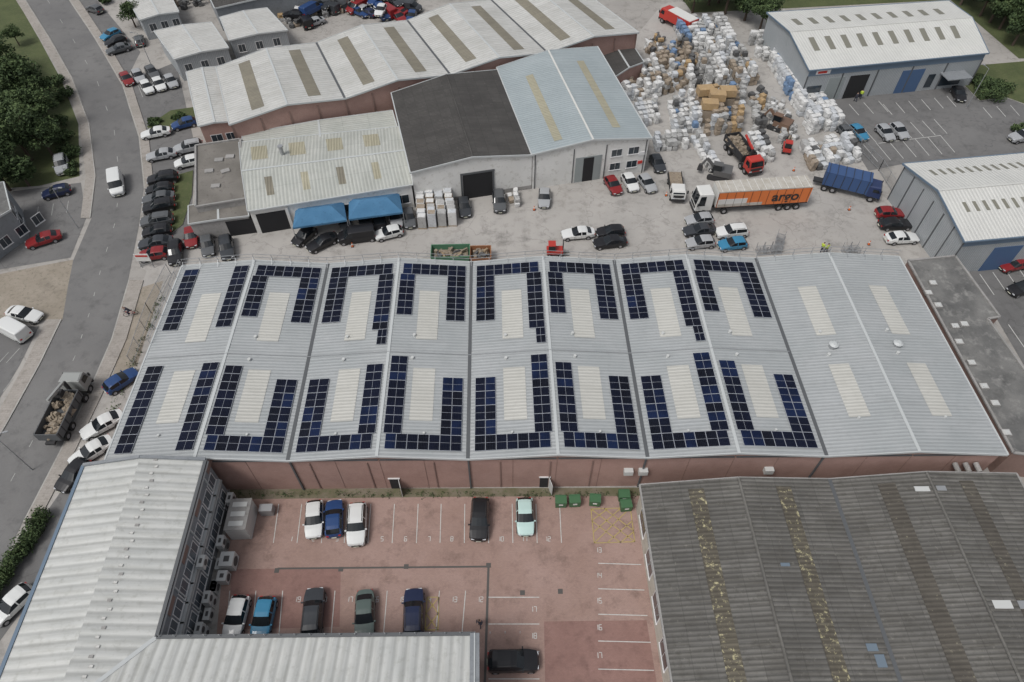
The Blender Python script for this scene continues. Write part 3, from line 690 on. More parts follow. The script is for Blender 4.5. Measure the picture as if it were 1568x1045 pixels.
cars=[
(480,820,482,770,'w','hatch'),(512,770,511,818,'b','hatch'),(545,832,548,774,'w','suv'),(733,820,736,770,'k','suv'),(805,814,803,768,'m','hatch'),
(355,970,368,921,'w','hatch'),(398,970,408,925,'c','hatch'),(482,912,477,966,'d','suv'),(558,968,559,918,'l','saloon'),(634,915,633,965,'n','suv'),(815,1012,756,1013,'k','suv'),
(205,570,165,596,'b','hatch'),(130,664,182,636,'w','saloon'),(112,708,166,675,'w','saloon'),(98,742,125,712,'k','hatch'),(3,940,32,912,'w','hatch'),
(60,486,14,476,'w','saloon'),(0,495,38,515,'w','van'),(40,374,92,358,'r','saloon'),(68,298,104,289,'n','hatch'),(95,265,93,240,'s','suv'),
(134,10,155,17,'g','hatch'),(158,58,180,48,'c','hatch'),(163,68,190,58,'k','hatch'),(165,79,198,70,'g','saloon'),(211,53,215,70,'g','hatch'),
(200,130,188,112,'r','hatch'),(217,125,207,108,'s','hatch'),(231,143,219,124,'w','hatch'),(249,138,238,120,'w','hatch'),(268,134,256,115,'s','hatch'),(238,117,228,104,'g','hatch'),
(217,207,259,199,'w','saloon'),(266,193,297,185,'b','hatch'),(273,229,305,222,'s','suv'),(268,252,306,243,'w','hatch'),(228,240,266,233,'s','saloon'),
(229,277,270,270,'k','suv'),(223,292,266,286,'k','hatch'),(221,306,264,299,'g','saloon'),(221,321,266,312,'k','suv'),(219,341,262,334,'g','suv'),(218,357,262,350,'k','hatch'),(216,374,260,368,'d','saloon'),(214,392,256,386,'r','hatch'),
(293,377,292,349,'r','hatch'),(319,390,316,362,'g','hatch'),(349,393,345,366,'d','suv'),(268,402,269,372,'k','suv'),
(455,370,476,352,'k','hatch'),(476,379,511,362,'k','saloon'),(520,365,572,358,'k','van'),(577,361,613,352,'w','hatch'),(582,352,580,330,'k','hatch'),(608,345,604,322,'s','hatch'),(628,345,624,322,'g','hatch'),(560,344,556,330,'d','hatch'),(530,348,528,332,'g','hatch'),
(766,323,763,294,'g','suv'),(833,314,834,292,'s','hatch'),(713,330,709,304,'d','hatch'),(947,296,931,271,'r','hatch'),(972,291,958,267,'w','hatch'),(999,291,983,270,'s','hatch'),(1013,262,1001,238,'d','hatch'),
(862,359,908,355,'w','saloon'),(915,356,955,353,'k','hatch'),(915,372,953,368,'k','saloon'),
(1052,338,1090,334,'s','hatch'),(1050,354,1092,350,'d','saloon'),(1051,373,1094,369,'s','hatch'),(1100,357,1141,353,'w','suv'),(1101,376,1143,371,'c','hatch'),
(1384,326,1341,326,'r','hatch'),(1392,342,1350,343,'k','saloon'),(1404,363,1358,365,'w','saloon'),
(1324,212,1305,194,'c','hatch'),(1304,212,1290,196,'g','hatch'),(1366,214,1346,192,'s','hatch'),(1387,211,1367,190,'s','hatch'),(1474,155,1463,133,'k','hatch'),(1548,212,1585,206,'s','suv'),(1540,408,1565,402,'r','hatch'),(1552,445,1580,437,'k','hatch'),
]
for c in cars: car(*c)
car(181,305,176,260,'w','van','delivery_van')
for i in range(34):
    x=446+R.random()*190; y=4+R.random()*34-(x-450)*.05
    o=car(x,y,x+R.uniform(-20,20),y+R.uniform(-12,12),R.choice('wksrbgddkn'),R.choice(['hatch','saloon','van']),'scrapped_car')
    o.location.z+=R.choice([0,0,1.2]); o.rotation_euler[0]=R.uniform(-.15,.15)

orange=flat('orange_curtain',(.62,.17,.045),.6); white=flat('white_coachwork',(.60,.60,.58),.5); blue=flat('blue_tarpaulin',(.035,.075,.18),.7)
green=flat('green_bin',(.05,.13,.06),.6); sgreen=flat('green_skip',(.08,.20,.12),.6); redp=flat('red_coachwork',(.42,.04,.03),.4); rust=ground('rubble_load',(.28,.23,.17),(.2,.16,.12),(.4,.36,.3),1.5,5); blk=flat('black_chassis',(.03,.03,.032),.7)
timber=ground('timber',(.33,.25,.16),(.26,.19,.12),(.42,.34,.24),1,4); alu=ground('grimy_white_roof',(.50,.48,.44),(.42,.39,.34),(.3,.27,.22),.8,2)
def wheels(mb,xs,W_,r=.5):
    for x in xs:
        for y in (W_/2-.16,-W_/2+.16): mb.cyl((x,y,r),r,.32,tyre,'y',18); mb.cyl((x,y,r),r*.5,.34,rim,'y',10)
def cab(mb,x,W_,col,H_=2.9,L=2.1):
    b=[(x-L,-W_/2,.9),(x,-W_/2+.05,.9),(x,W_/2-.05,.9),(x-L,W_/2,.9)]
    m1=[(x-L,-W_/2,1.75),(x,-W_/2+.05,1.75),(x,W_/2-.05,1.75),(x-L,W_/2,1.75)]
    t=[(x-L,-W_/2+.08,H_-.1),(x-.3,-W_/2+.15,H_-.1),(x-.3,W_/2-.15,H_-.1),(x-L,W_/2-.08,H_-.1)]
    tt=[(x-L+.1,-W_/2+.2,H_),(x-.5,-W_/2+.3,H_),(x-.5,W_/2-.3,H_),(x-L+.1,W_/2-.2,H_)]
    mb.hexa(b,m1,col); mb.hexa(m1,t,col); mb.hexa(t,tt,col)
    mb.face([(x+.012,-W_/2+.18,1.8),(x+.012,W_/2-.18,1.8),(x-.27,W_/2-.26,H_-.2),(x-.27,-W_/2+.26,H_-.2)],cgl)
    for s_ in (1,-1):
        mb.face([(x-.25,s_*(W_/2+.0),1.8),(x-1.25,s_*(W_/2+.02),1.8),(x-1.25,s_*(W_/2-.05),H_-.35),(x-.5,s_*(W_/2-.08),H_-.35)],cgl)
        mb.box((x-.15,s_*(W_/2+.16),2.1),(.1,.2,.5),blk); mb.box((x+.0,s_*(W_/2-.35),1.05),(.08,.4,.2),lamp)
    mb.box((x-.02,0,.7),(.25,W_-.15,.4),blk); mb.box((x+.01,0,1.35),(.05,W_-.6,.45),blk)
def place(mb,name,fx,fy,rx,ry,L,h=1.5):
    a=P2(fx,fy,h);b=P2(rx,ry,h); c=(a+b)/2; an=math.atan2((a-b).y,(a-b).x)
    ob=mb.build(name); ob.location=V3(c,.02); ob.rotation_euler=(0,0,an); return ob
mb=MB(); cab(mb,8.25,2.5,white,3.7,2.3); mb.box((5,0,.85),(5.5,.9,.3),blk); mb.box((4.2,0,1.2),(1.5,2.3,.25),blk)
mb.box((-1.4,0,1.25),(13.6,2.4,.25),blk)
mb.box((-1.4,0,2.65),(13.5,2.52,2.6),orange); mb.box((-1.4,0,4.0),(13.56,2.56,.16),alu)
for s_ in(1,-1):
    mb.box((3.1,s_*1.275,2.1),(4.2,.03,1.3),white); mb.box((1.9,s_*1.28,1.65),(6.5,.03,.5),alu)
    for k in range(12): mb.box((-7.9+k*1.2,s_*1.285,2.65),(.04,.03,2.5),plast)
for k in range(13): mb.box((-7.7+k*1.05,0,4.1),(.06,2.5,.04),white)
mb.box((5.36,0,2.65),(.06,2.5,2.6),white); mb.box((-8.17,0,2.65),(.06,2.5,2.6),white)
wheels(mb,[7.0,3.9,-4.2,-5.5,-6.8],2.5); lor=place(mb,'articulated_lorry',1060,308,1236,297,16.5,1.8)
tcu=bpy.data.curves.new('lettering','FONT'); tcu.body='argo'; tcu.size=2.2; tcu.extrude=.01; tcu.offset=.04; tcu.materials.append(plast)
to=bpy.data.objects.new('lettering',tcu); SC.collection.objects.link(to); to.parent=lor
to.rotation_euler=(math.radians(90),0,math.radians(180)); to.location=(-2.6,1.31,1.95)
mb=MB(); cab(mb,4.4,2.4,flat('navy_cab',(.02,.035,.10),.4),2.6,1.9); mb.box((-.5,0,.9),(9,1,.3),blk); mb.box((-.6,0,2.2),(6.2,2.4,2.2),blue); mb.box((-.6,0,3.33),(6.3,2.45,.08),blue)
for k in range(6): mb.box((-3.4+k*1.12,0,3.4),(.07,2.4,.06),plast)
for k in range(6):
    for s_ in(1,-1): mb.box((-3.4+k*1.12,s_*1.21,2.2),(.08,.05,2.2),plast)
wheels(mb,[3.3,-2,-3.2],2.4); place(mb,'curtain_side_lorry',1340,290,1264,272,9,1.6)
def tipper(name,c1,c2,load,fx,fy,rx,ry,grab=False):
    mb=MB(); cab(mb,4.3,2.45,c1,2.8,1.7); mb.box((-.3,0,.95),(8.2,1,.3),blk)
    for s_ in(1,-1): mb.box((-1.1,s_*1.2,1.75),(5.8,.09,1.15),c2); 
    for x in (-4,1.8): mb.box((x,0,1.75),(.09,2.45,1.15),c2)
    mb.box((-1.1,0,1.25),(5.7,2.35,.12),c2)
    for k in range(7):
        for s_ in(1,-1): mb.box((-3.8+k*.9,s_*1.26,1.75),(.09,.06,1.15),blk)
    for i in range(45): mb.box((-1.1+R.uniform(-2.6,2.6),R.uniform(-.95,.95),1.6+R.uniform(-.1,.45)),(R.uniform(.4,1.1),R.uniform(.4,1),R.uniform(.2,.5)),load,R.random()*3,taper=R.uniform(.3,.9))
    if grab:
        mb.beam((2.1,0,1),(2.1,0,3.4),.3,.3,blk); mb.beam((2.1,0,3.4),(-.8,.2,4.0),.25,.3,c1); mb.beam((-.8,.2,4.),(1.2,.3,3.0),.2,.2,c1); mb.box((1.0,.3,2.8),(.8,.7,.6),blk)
    wheels(mb,[3.2,1.7 if not grab else 1.9,-1.8,-3.1],2.45); return place(mb,name,fx,fy,rx,ry,8.6,1.4)
tipper('tipper_lorry',flat('pale_cab',(.30,.31,.30),.4),flat('dark_tipper_body',(.09,.095,.10),.6),rust,126,570,70,685,True)
tipper('grab_lorry',redp,blk,rust,1160,262,1116,208,True)
mb=MB(); cab(mb,3,2.1,white,2.3,1.9); mb.box((-.6,0,.9),(4.8,2.1,.2),blk); 
for s_ in(1,-1): mb.box((-1,s_*1.0,1.2),(4,.05,.4),blk)
mb.box((-1,0,1.1),(3.6,1.8,.5),rust); wheels(mb,[2.1,-1.7],2.1,.4); place(mb,'flatbed_truck',1038,302,1033,268,6,1)
mb=MB(); cab(mb,4,2.4,redp,2.8,2); mb.box((-1,0,2.0),(6,2.4,1.8),redp); mb.box((-1,0,2.95),(5.8,2.3,.1),white); wheels(mb,[3,-2.5],2.4); place(mb,'recycling_lorry',1022,22,1055,40,8,1.5)
def digger(name,x,y,ang,col,arm=1.0):
    mb=MB(); 
    for s_ in(1,-1): mb.box((0,s_*.9,.4),(3,.45,.75),blk); mb.cyl((1.3,s_*.9,.4),.4,.46,blk,'y',12); mb.cyl((-1.3,s_*.9,.4),.4,.46,blk,'y',12)
    mb.box((-.4,0,1.35),(2.6,2.2,.9),col); mb.box((.5,.6,2.1),(1.3,.9,1.3),cgl); mb.box((.5,.6,2.8),(1.4,1,.1),col); mb.beam((.9,-.2,1.5),(.9+2.3*arm,-.2,1.5+2.1*arm),.3,.4,col); mb.beam((.9+2.3*arm,-.2,1.5+2.1*arm),(.9+3.5*arm,-.2,1.3),.25,.3,col); mb.box((.9+3.5*arm,-.2,1.1),(.8,.9,.8),blk,taper=.6)
    ob=mb.build(name); ob.location=V3(P2(x,y),0); ob.rotation_euler=(0,0,ang)
digger('material_handler',1192,198,2.5,flat('brown_machine',(.16,.10,.07),.5),.6); digger('material_handler',1100,272,2.8,flat('dark_machine',(.10,.10,.10),.5),.6)
def forklift(x,y,a,col):
    mb=MB(); mb.box((0,0,.8),(2.2,1.2,.5),col); mb.box((-.4,0,1.5),(.9,1,.9),cgl); mb.box((-.4,0,2.0),(1,1.1,.1),col); mb.beam((1.1,-.2,.2),(1.1,-.2,2.4),.1,.1,blk); mb.beam((1.1,.2,.2),(1.1,.2,2.4),.1,.1,blk); mb.beam((1.1,-.3,.2),(2,-.3,.2),.1,.06,blk); mb.beam((1.1,.3,.2),(2,.3,.2),.1,.06,blk); wheels(mb,[-.7,.7],1.3,.3)
    ob=mb.build('forklift'); ob.location=V3(P2(x,y),0); ob.rotation_euler=(0,0,a)
forklift(849,390,0,redp); forklift(1203,232,1.3,redp)

# ------------------------------------------------------------------ bales
tmpl=[];idx={}
for ix in(-1,0,1):
    for iy in(-1,0,1):
        for iz in(-1,0,1):
            if (ix,iy,iz)!=(0,0,0):
                v_=Vector((ix,iy,iz)); sp=v_.normalized()*1.15; tmpl.append(v_*.75+sp*.25); idx[(ix,iy,iz)]=len(tmpl)-1
tf=[]
for ax in range(3):
    for s_ in(-1,1):
        for a in(-1,0):
            for b in(-1,0):
                def k3(p,q):
                    l=[0,0,0]; l[ax]=s_; l[(ax+1)%3]=p; l[(ax+2)%3]=q; return idx[tuple(l)]
                f=[k3(a,b),k3(a+1,b),k3(a+1,b+1),k3(a,b+1)]; tf.append(f if s_>0 else f[::-1])
BM=[ground('white_bulk_bag',(.60,.60,.59),(.68,.68,.67),(.42,.42,.41),.5,2),ground('grey_plastic_bale',(.36,.36,.355),(.44,.44,.43),(.22,.22,.21),.5,3),ground('cardboard_bale',(.33,.27,.21),(.27,.22,.165),(.42,.38,.33),.5,3),flat('dark_plastic_bale',(.09,.09,.09),.6),flat('blue_plastic_bale',(.15,.23,.36),.6),ground('wooden_crate',(.42,.29,.15),(.36,.25,.14),(.5,.38,.24),.5,3),ground('pale_film_bale',(.48,.50,.52),(.56,.58,.60),(.34,.35,.36),.5,3)]
def bale(mb,c,s,ang,m,jit=.07):
    ca,sa=math.cos(ang),math.sin(ang); j=[]
    for t_ in tmpl:
        x,y,z=t_.x*s[0]/2+R.uniform(-jit,jit)*s[0],t_.y*s[1]/2+R.uniform(-jit,jit)*s[1],t_.z*s[2]/2+R.uniform(-jit,jit)*s[2]*.6
        j.append(Vector((c[0]+x*ca-y*sa,c[1]+x*sa+y*ca,max(.01,c[2]+z))))
    for f in tf: mb.face([j[i] for i in f],m)
def heap(name,a,b,c,d,nu,nv,wts,lv=(1,3),size=(1.15,1.0,.9),jit=.07,gap=.07,pos=.12,rot=.13):
    mb=MB(); A,B,C,Dd=[P2(*p) for p in (a,b,c,d)]; an0=math.atan2((B-A).y,(B-A).x)
    su=((B-A).length+(C-Dd).length)/2/nu; sv=((Dd-A).length+(C-B).length)/2/nv
    for i in range(nu):
        rowm=R.choices(BM,wts)[0]; n0=R.randint(*lv)
        for k in range(nv):
            if R.random()<gap: continue
            u=(i+.5)/nu;v_=(k+.5)/nv; p=(A*(1-u)+B*u)*(1-v_)+(Dd*(1-u)+C*u)*v_
            if R.random()<.25: n0=R.randint(*lv)
            if R.random()<.3: rowm=R.choices(BM,wts)[0]
            for l in range(n0):
                m=rowm if R.random()<.75 else R.choices(BM,wts)[0]
                s=[min(size[0],su*.95)*R.uniform(.85,1.05),min(size[1],sv*.95)*R.uniform(.85,1.05),size[2]*R.uniform(.85,1.05)]
                bale(mb,(p.x+R.uniform(-pos,pos),p.y+R.uniform(-pos,pos),size[2]*(l+.5)),s,an0+R.uniform(-rot,rot),m,jit)
    return mb.build(name)
#        white grey card dark blue crate film
heap('bulk_bag_stack',(1172,95),(1215,88),(1285,200),(1238,208),6,22,(11,2,.1,.1,.4,0,5),(2,3))
heap('bulk_bag_stack',(1140,60),(1190,55),(1210,92),(1160,98),6,6,(9,3,0,.3,.5,0,5),(2,3))
heap('bulk_bag_stack',(1030,44),(1110,38),(1132,75),(1052,82),10,7,(9,4,1,.3,.4,.3,4),(1,3))
heap('plastic_bale_stack',(1050,86),(1135,80),(1160,132),(1080,142),11,9,(4,5,5,1,.3,.6,3),(1,4))
heap('plastic_bale_stack',(1000,78),(1044,70),(1070,135),(1015,148),7,10,(2,4,6,2,.2,.5,2),(1,3),pos=.25,rot=.3)
heap('plastic_bale_stack',(935,112),(1000,100),(1012,150),(958,158),9,7,(7,4,2,.6,.4,0,4),(1,3))
heap('bulk_bag_stack',(966,163),(1005,158),(1008,192),(980,198),5,5,(8,3,0,.5,.3,0,4),(1,2))
heap('bulk_bag_stack',(1020,160),(1066,153),(1072,205),(1030,210),6,7,(9,3,1,.6,.8,.2,5),(1,3))
heap('cardboard_bale_stack',(1078,150),(1138,142),(1132,205),(1078,212),7,8,(1,3,7,1.5,.2,3,1),(1,3))
heap('bulk_bag_stack',(1222,228),(1300,214),(1314,250),(1240,264),9,6,(9,3,.5,.6,.3,0,4),(1,2))
heap('bulk_bag_stack',(1055,215),(1072,213),(1100,262),(1085,266),2,8,(6,3,1,.6,.3,0,4),(1,2))
heap('bulk_bag_stack',(1140,215),(1165,210),(1185,250),(1160,255),3,5,(7,3,1,.6,.3,0,4),(1,2))
heap('plastic_bale_stack',(998,214),(1048,210),(1052,230),(1003,235),6,3,(6,3,1,.6,.6,0,4),(1,2))
heap('pallet_goods',(1146,146),(1166,142),(1170,170),(1150,174),3,4,(2,4,5,2,.3,2,1),(1,2),pos=.3,rot=.6)
heap('pallet_goods',(1150,180),(1168,178),(1172,200),(1154,204),2,3,(2,4,5,2,.3,2,1),(1,2),pos=.3,rot=.6)
heap('scrap_pile',(440,42),(640,-5),(630,-30),(430,10),26,7,(1,3,3,6,.6,.2,.5),(1,3),(1.6,1.2,.8),.14,.25,.4,1)
heap('scrap_pile',(270,20),(330,5),(320,-30),(260,-20),9,7,(1,3,4,5,.3,.4,.5),(1,3),(1.2,1,.8),.14,.25,.4,1)
heap('scrap_pile',(440,52),(470,38),(455,20),(425,30),4,3,(2,3,3,5,.3,.4,.5),(1,2),(1.2,1,.7),.14,.25,.3,1)
heap('scrap_pile',(985,75),(1010,55),(1020,62),(995,92),4,5,(1,3,6,4,.3,.4,.5),(1,2),(1.2,1,.8),.1,.2,.3,1)
heap('recycling_clutter',(1168,160),(1200,155),(1225,215),(1190,222),5,8,(3,4,4,3,.2,.6,1),(1,2),(1.1,.9,.7),.1,.2,.3,.7)
mb=MB(); 
for x,y in ((1078,148),(1096,157),(1112,150),(1085,168)):
    p=P2(x,y,2); mb.box(V3(p,2.9+R.random()*.4),(2.6,1.7,1.2),BM[5],R.uniform(-.2,.2)); mb.box(V3(p,1.1),(2.5,1.6,2.1),BM[2],R.uniform(-.1,.1))
mb.build('wooden_crate_stack')
mb=MB()
a,b,c,d=P2(640,352),P2(702,346),P2(690,296),P2(637,298)
for i in range(4):
    for k in range(8):
        if i==2 and k>6: continue
        u=(i+.5)/4;v_=(k+.5)/8; p=(a*(1-u)+b*u)*(1-v_)+(d*(1-u)+c*u)*v_; hh=R.uniform(1.9,2.4)
        mb.box(V3(p,.08),(1.2,1.0,.14),timber,0); mb.box(V3(p,.16+hh/2),(1.15,.95,hh),R.choices([BM[1],BM[0],BM[2],BM[6]],[3,4,1.5,3])[0],R.uniform(-.04,.04)); mb.box(V3(p,.18+hh),(1.0,.8,.06),BM[R.choice([0,2,1,6])])
mb.build('pallet_stack')
heap('pallet_goods',(835,272),(872,268),(874,280),(838,284),5,2,(3,3,3,2,0,0,0),(1,2),(1,.9,.7))
heap('pallet_goods',(776,300),(792,298),(797,318),(780,320),2,3,(3,3,3,2,0,0,0),(1,2),(1,.9,.7))
heap('pallet_goods',(650,268),(672,262),(674,268),(652,274),3,1,(3,3,3,2,0,0,0),(1,1),(1,.9,.7))
aw=ground('blue_awning_cloth',(.05,.15,.27),(.07,.19,.33),(.04,.12,.22),.5,2,speck=.05)
def awning(q):
    e=empty('blue_awning'); m=MB(); ps=[P(x,y,2.9) for x,y in q]; c1=(ps[0]+ps[3])/2*.75+(ps[1]+ps[2])/2*.25; c2=(ps[0]+ps[3])/2*.25+(ps[1]+ps[2])/2*.75
    c1.z=c2.z=4.1
    m.face([ps[0],ps[1],c2,c1],aw); m.face([ps[2],ps[3],c1,c2],aw); m.face([ps[3],ps[0],c1],aw); m.face([ps[1],ps[2],c2],aw)
    for i in range(4): a=ps[i];b=ps[(i+1)%4]; m.face([a,b,b-Vector((0,0,.3)),a-Vector((0,0,.3))],aw)
    m.build('canopy',e); m=MB()
    for p in ps: m.beam(V3(p,0),V3(p,2.8),.08,.08,'metal')
    m.build('posts',e)
awning([(448,349),(531,337),(526,309),(453,319)]); awning([(534,336),(617,325),(611,295),(534,304)])
def skip(px,py,L,col,name='waste_skip'):
    mb=MB(); 
    for s_ in(1,-1): mb.hexa([(-L/2,s_*1.1,.1),(L/2,s_*1.1,.1),(L/2,s_*1.18,.1),(-L/2,s_*1.18,.1)],[(-L/2-.3,s_*1.15,1.7),(L/2+.3,s_*1.15,1.7),(L/2+.3,s_*1.25,1.7),(-L/2-.3,s_*1.25,1.7)],col)
    for x in(-1,1): mb.hexa([(x*L/2,-1.1,.1),(x*(L/2+.08),-1.1,.1),(x*(L/2+.08),1.1,.1),(x*L/2,1.1,.1)],[(x*(L/2+.25),-1.15,1.7),(x*(L/2+.33),-1.15,1.7),(x*(L/2+.33),1.15,1.7),(x*(L/2+.25),1.15,1.7)],col)
    for k in range(int(L)): 
        for s_ in(1,-1): mb.box((-L/2+.5+k,s_*1.24,.9),(.1,.12,1.5),col)
    for i in range(26): mb.box((R.uniform(-L/2+.3,L/2-.3),R.uniform(-.85,.85),1.1+R.uniform(-.1,.35)),(R.uniform(.4,1.6),R.uniform(.15,.5),R.uniform(.1,.3)),R.choice([timber,rust,rust,BM[3]]),R.random()*3,taper=R.uniform(.6,1))
    mb.box((0,0,.5),(L,2.1,.8),rust)
    ob=mb.build(name); p=P2(px,py,1.2); ob.location=V3(p,0); ob.rotation_euler=(0,0,.03); return ob
skip(690,388,4.6,sgreen); skip(736,390,2.2,flat('brown_skip',(.30,.14,.07),.6))
def stillage(px,py,ang,nm='metal_stillage',n=4):
    mb=MB()
    for k in range(n):
        for j in range(2):
            x=k*1.1;z=.1+j*.75
            for a_ in(0,1):
                for b_ in(0,1): mb.beam((x+a_,b_,z),(x+a_,b_,z+.7),.05,.05,'metal')
            for a_ in(0,1): mb.beam((x+a_,0,z),(x+a_,1,z),.05,.05,'metal'); mb.beam((x,a_,z),(x+1,a_,z),.05,.05,'metal')
            for q_ in range(5): mb.beam((x+.1+q_*.2,0,z+.02),(x+.1+q_*.2,1,z+.02),.04,.03,'metal')
    ob=mb.build(nm); ob.location=V3(P2(px,py),0); ob.rotation_euler=(0,0,ang)
stillage(1160,392,.1,n=3); stillage(1195,390,1.2,n=3); stillage(1292,392,.1,n=2)
bn=MB(); bn.box((0,0,.7),(1.25,.95,1.1),green,taper=1.08); bn.box((0,0,1.32),(1.36,1.05,.14),green); bn.box((0,.5,1.42),(1.3,.1,.1),green)
for x in(-.5,.5):
    for y in(-.35,.35): bn.cyl((x,y,.1),.1,.08,tyre,'x',10)
bn.box((0,-.56,1.0),(.5,.02,.3),white); bmz=bn.mesh('bin')
for x,y,a in ((858,773,0),(879,772,.05),(910,771,-.1),(954,764,0),(957,779,.1)): inst('wheelie_bin',bmz,V3(P2(x,y),.01),a,.85)
cn=MB(); cn.box((0,0,.03),(.38,.38,.05),flat('cone_base',(.03,.03,.03))); cn.cyl((0,0,.4),.16,.7,flat('cone_orange',(.6,.12,.02)),r2=.03,n=10); cn.cyl((0,0,.45),.125,.14,white,r2=.1,n=10); cme=cn.mesh('cone')
for x,y in ((1020,300),(1215,262),(818,322),(1300,322),(540,378),(1330,375)): inst('traffic_cone',cme,V3(P2(x,y),.01))
mb=MB(); mb.beam((0,0,0),(0,0,2.6),.08,.08,'metal'); mb.beam((1.6,0,0),(1.6,0,2.6),.08,.08,'metal'); mb.box((.8,-.06,1.9),(1.9,.05,1.3),white); mb.box((.8,-.1,2.2),(1.6,.03,.3),redp)
ob=mb.build('site_sign'); ob.location=V3(P2(218,410),0)
def lampcol(x,y,ang):
    mb=MB(); mb.cyl((0,0,3.5),.07,7,'metal',n=8,r2=.04); mb.beam((0,0,7),(.9,0,7.15),.05,.05,'metal'); mb.box((1.1,0,7.15),(.5,.18,.1),'metal'); ob=mb.build('street_lamp'); ob.location=V3(P2(x,y),0); ob.rotation_euler=(0,0,ang)
for l in ((120,350,0),(236,110,3),(50,720,.3),(1480,165,2)): lampcol(*l)

# ------------------------------------------------------------------ vegetation
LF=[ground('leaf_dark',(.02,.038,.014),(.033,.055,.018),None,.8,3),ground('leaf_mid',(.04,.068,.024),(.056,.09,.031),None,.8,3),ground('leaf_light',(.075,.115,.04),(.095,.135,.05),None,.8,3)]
bark=flat('bark',(.08,.06,.045),.9)
def leaves(mb,c,r,n,size,zs=.8):
    k=R.random()
    for i in range(n):
        d=Vector((R.gauss(0,1),R.gauss(0,1),R.gauss(0,1))).normalized()*r*(R.random()**.35); d.z*=zs
        p=Vector(c)+d; a=Vector((R.gauss(0,1),R.gauss(0,1),R.gauss(0,.6))).normalized(); b=a.cross(Vector((R.gauss(0,1),R.gauss(0,1),R.gauss(0,1)))).normalized()
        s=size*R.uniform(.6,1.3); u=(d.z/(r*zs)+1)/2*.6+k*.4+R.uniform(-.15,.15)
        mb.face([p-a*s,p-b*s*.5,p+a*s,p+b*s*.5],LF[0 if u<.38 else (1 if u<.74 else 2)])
def tree(seed,h,cr):
    R.seed(seed); mb=MB(); mb.cyl((0,0,h*.3),.28,h*.6,bark,n=8,r2=.14)
    for i in range(28):
        a=R.random()*6.28; rr=cr*math.sqrt(R.random())*.85; z=h*.45+(h*.5)*R.random()*(1-.45*rr/cr)
        c=(rr*math.cos(a),rr*math.sin(a),z)
        if i%3==0: mb.beam((0,0,h*.35),c,.1,.1,bark)
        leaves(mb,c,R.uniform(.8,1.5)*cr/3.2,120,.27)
    return mb.mesh('tree_%d'%seed)
TM=[tree(1,8,3.4),tree(2,9.5,3.8),tree(3,7,3.0)]
R.seed(99)
def trees(lst,name='broadleaf_tree'):
    for x,y,s in lst: inst(name,R.choice(TM),V3(P2(x,y),0),R.random()*6.28,s*R.uniform(.9,1.1))
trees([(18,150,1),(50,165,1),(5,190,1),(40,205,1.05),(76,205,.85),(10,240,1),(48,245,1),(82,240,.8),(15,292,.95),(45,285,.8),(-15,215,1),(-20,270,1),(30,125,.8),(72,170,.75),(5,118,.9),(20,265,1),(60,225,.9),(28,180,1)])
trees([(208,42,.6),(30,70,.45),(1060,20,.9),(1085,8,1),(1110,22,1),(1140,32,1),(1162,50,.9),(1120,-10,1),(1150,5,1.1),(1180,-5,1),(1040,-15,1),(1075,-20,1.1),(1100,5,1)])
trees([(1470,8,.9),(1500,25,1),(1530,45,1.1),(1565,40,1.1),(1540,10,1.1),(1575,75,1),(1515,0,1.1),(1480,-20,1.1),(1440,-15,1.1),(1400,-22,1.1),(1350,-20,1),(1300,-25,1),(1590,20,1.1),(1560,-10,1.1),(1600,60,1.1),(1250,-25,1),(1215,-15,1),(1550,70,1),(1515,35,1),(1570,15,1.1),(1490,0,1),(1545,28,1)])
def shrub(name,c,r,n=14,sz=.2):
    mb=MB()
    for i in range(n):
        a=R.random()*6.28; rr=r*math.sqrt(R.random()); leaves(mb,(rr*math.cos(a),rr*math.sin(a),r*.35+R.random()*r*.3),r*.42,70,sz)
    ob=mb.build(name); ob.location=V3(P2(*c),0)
shrub('shrub',(1512,148),2.4,24); shrub('shrub',(1500,128),1.8,18); shrub('shrub',(1530,138),1.8,18); shrub('shrub',(108,238),1.5); shrub('shrub',(100,150),1.5); shrub('shrub',(240,190),1); shrub('shrub',(275,182),1); shrub('shrub',(1565,205),1.5)
shrub('shrub',(160,5),1.5); shrub('shrub',(90,190),1.6); shrub('shrub',(98,215),1.5); shrub('shrub',(112,262),1.3); shrub('shrub',(85,130),1.6)
mb=MB()
a=P2(72,792);b=P2(-30,950); n=26
for i in range(n):
    p=a+(b-a)*i/n
    for k in range(3): leaves(mb,(p.x+R.uniform(-.4,.4),p.y+R.uniform(-.3,.3),.5+R.random()*.7),.75,110,.13)
mb.build('hedge')
mb=MB()
for i in range(110):
    x=355+R.random()*620; p=P2(x,755+R.random()*6); leaves(mb,(p.x,p.y,.1),.2+R.random()*.2,14,.08)
for i in range(60):
    f=R.random(); x=150+f*85; y=640-f*190+R.uniform(-12,12); p=P2(x+18,y); leaves(mb,(p.x,p.y,.1),.3+R.random()*.3,16,.11)
mb.build('weeds')

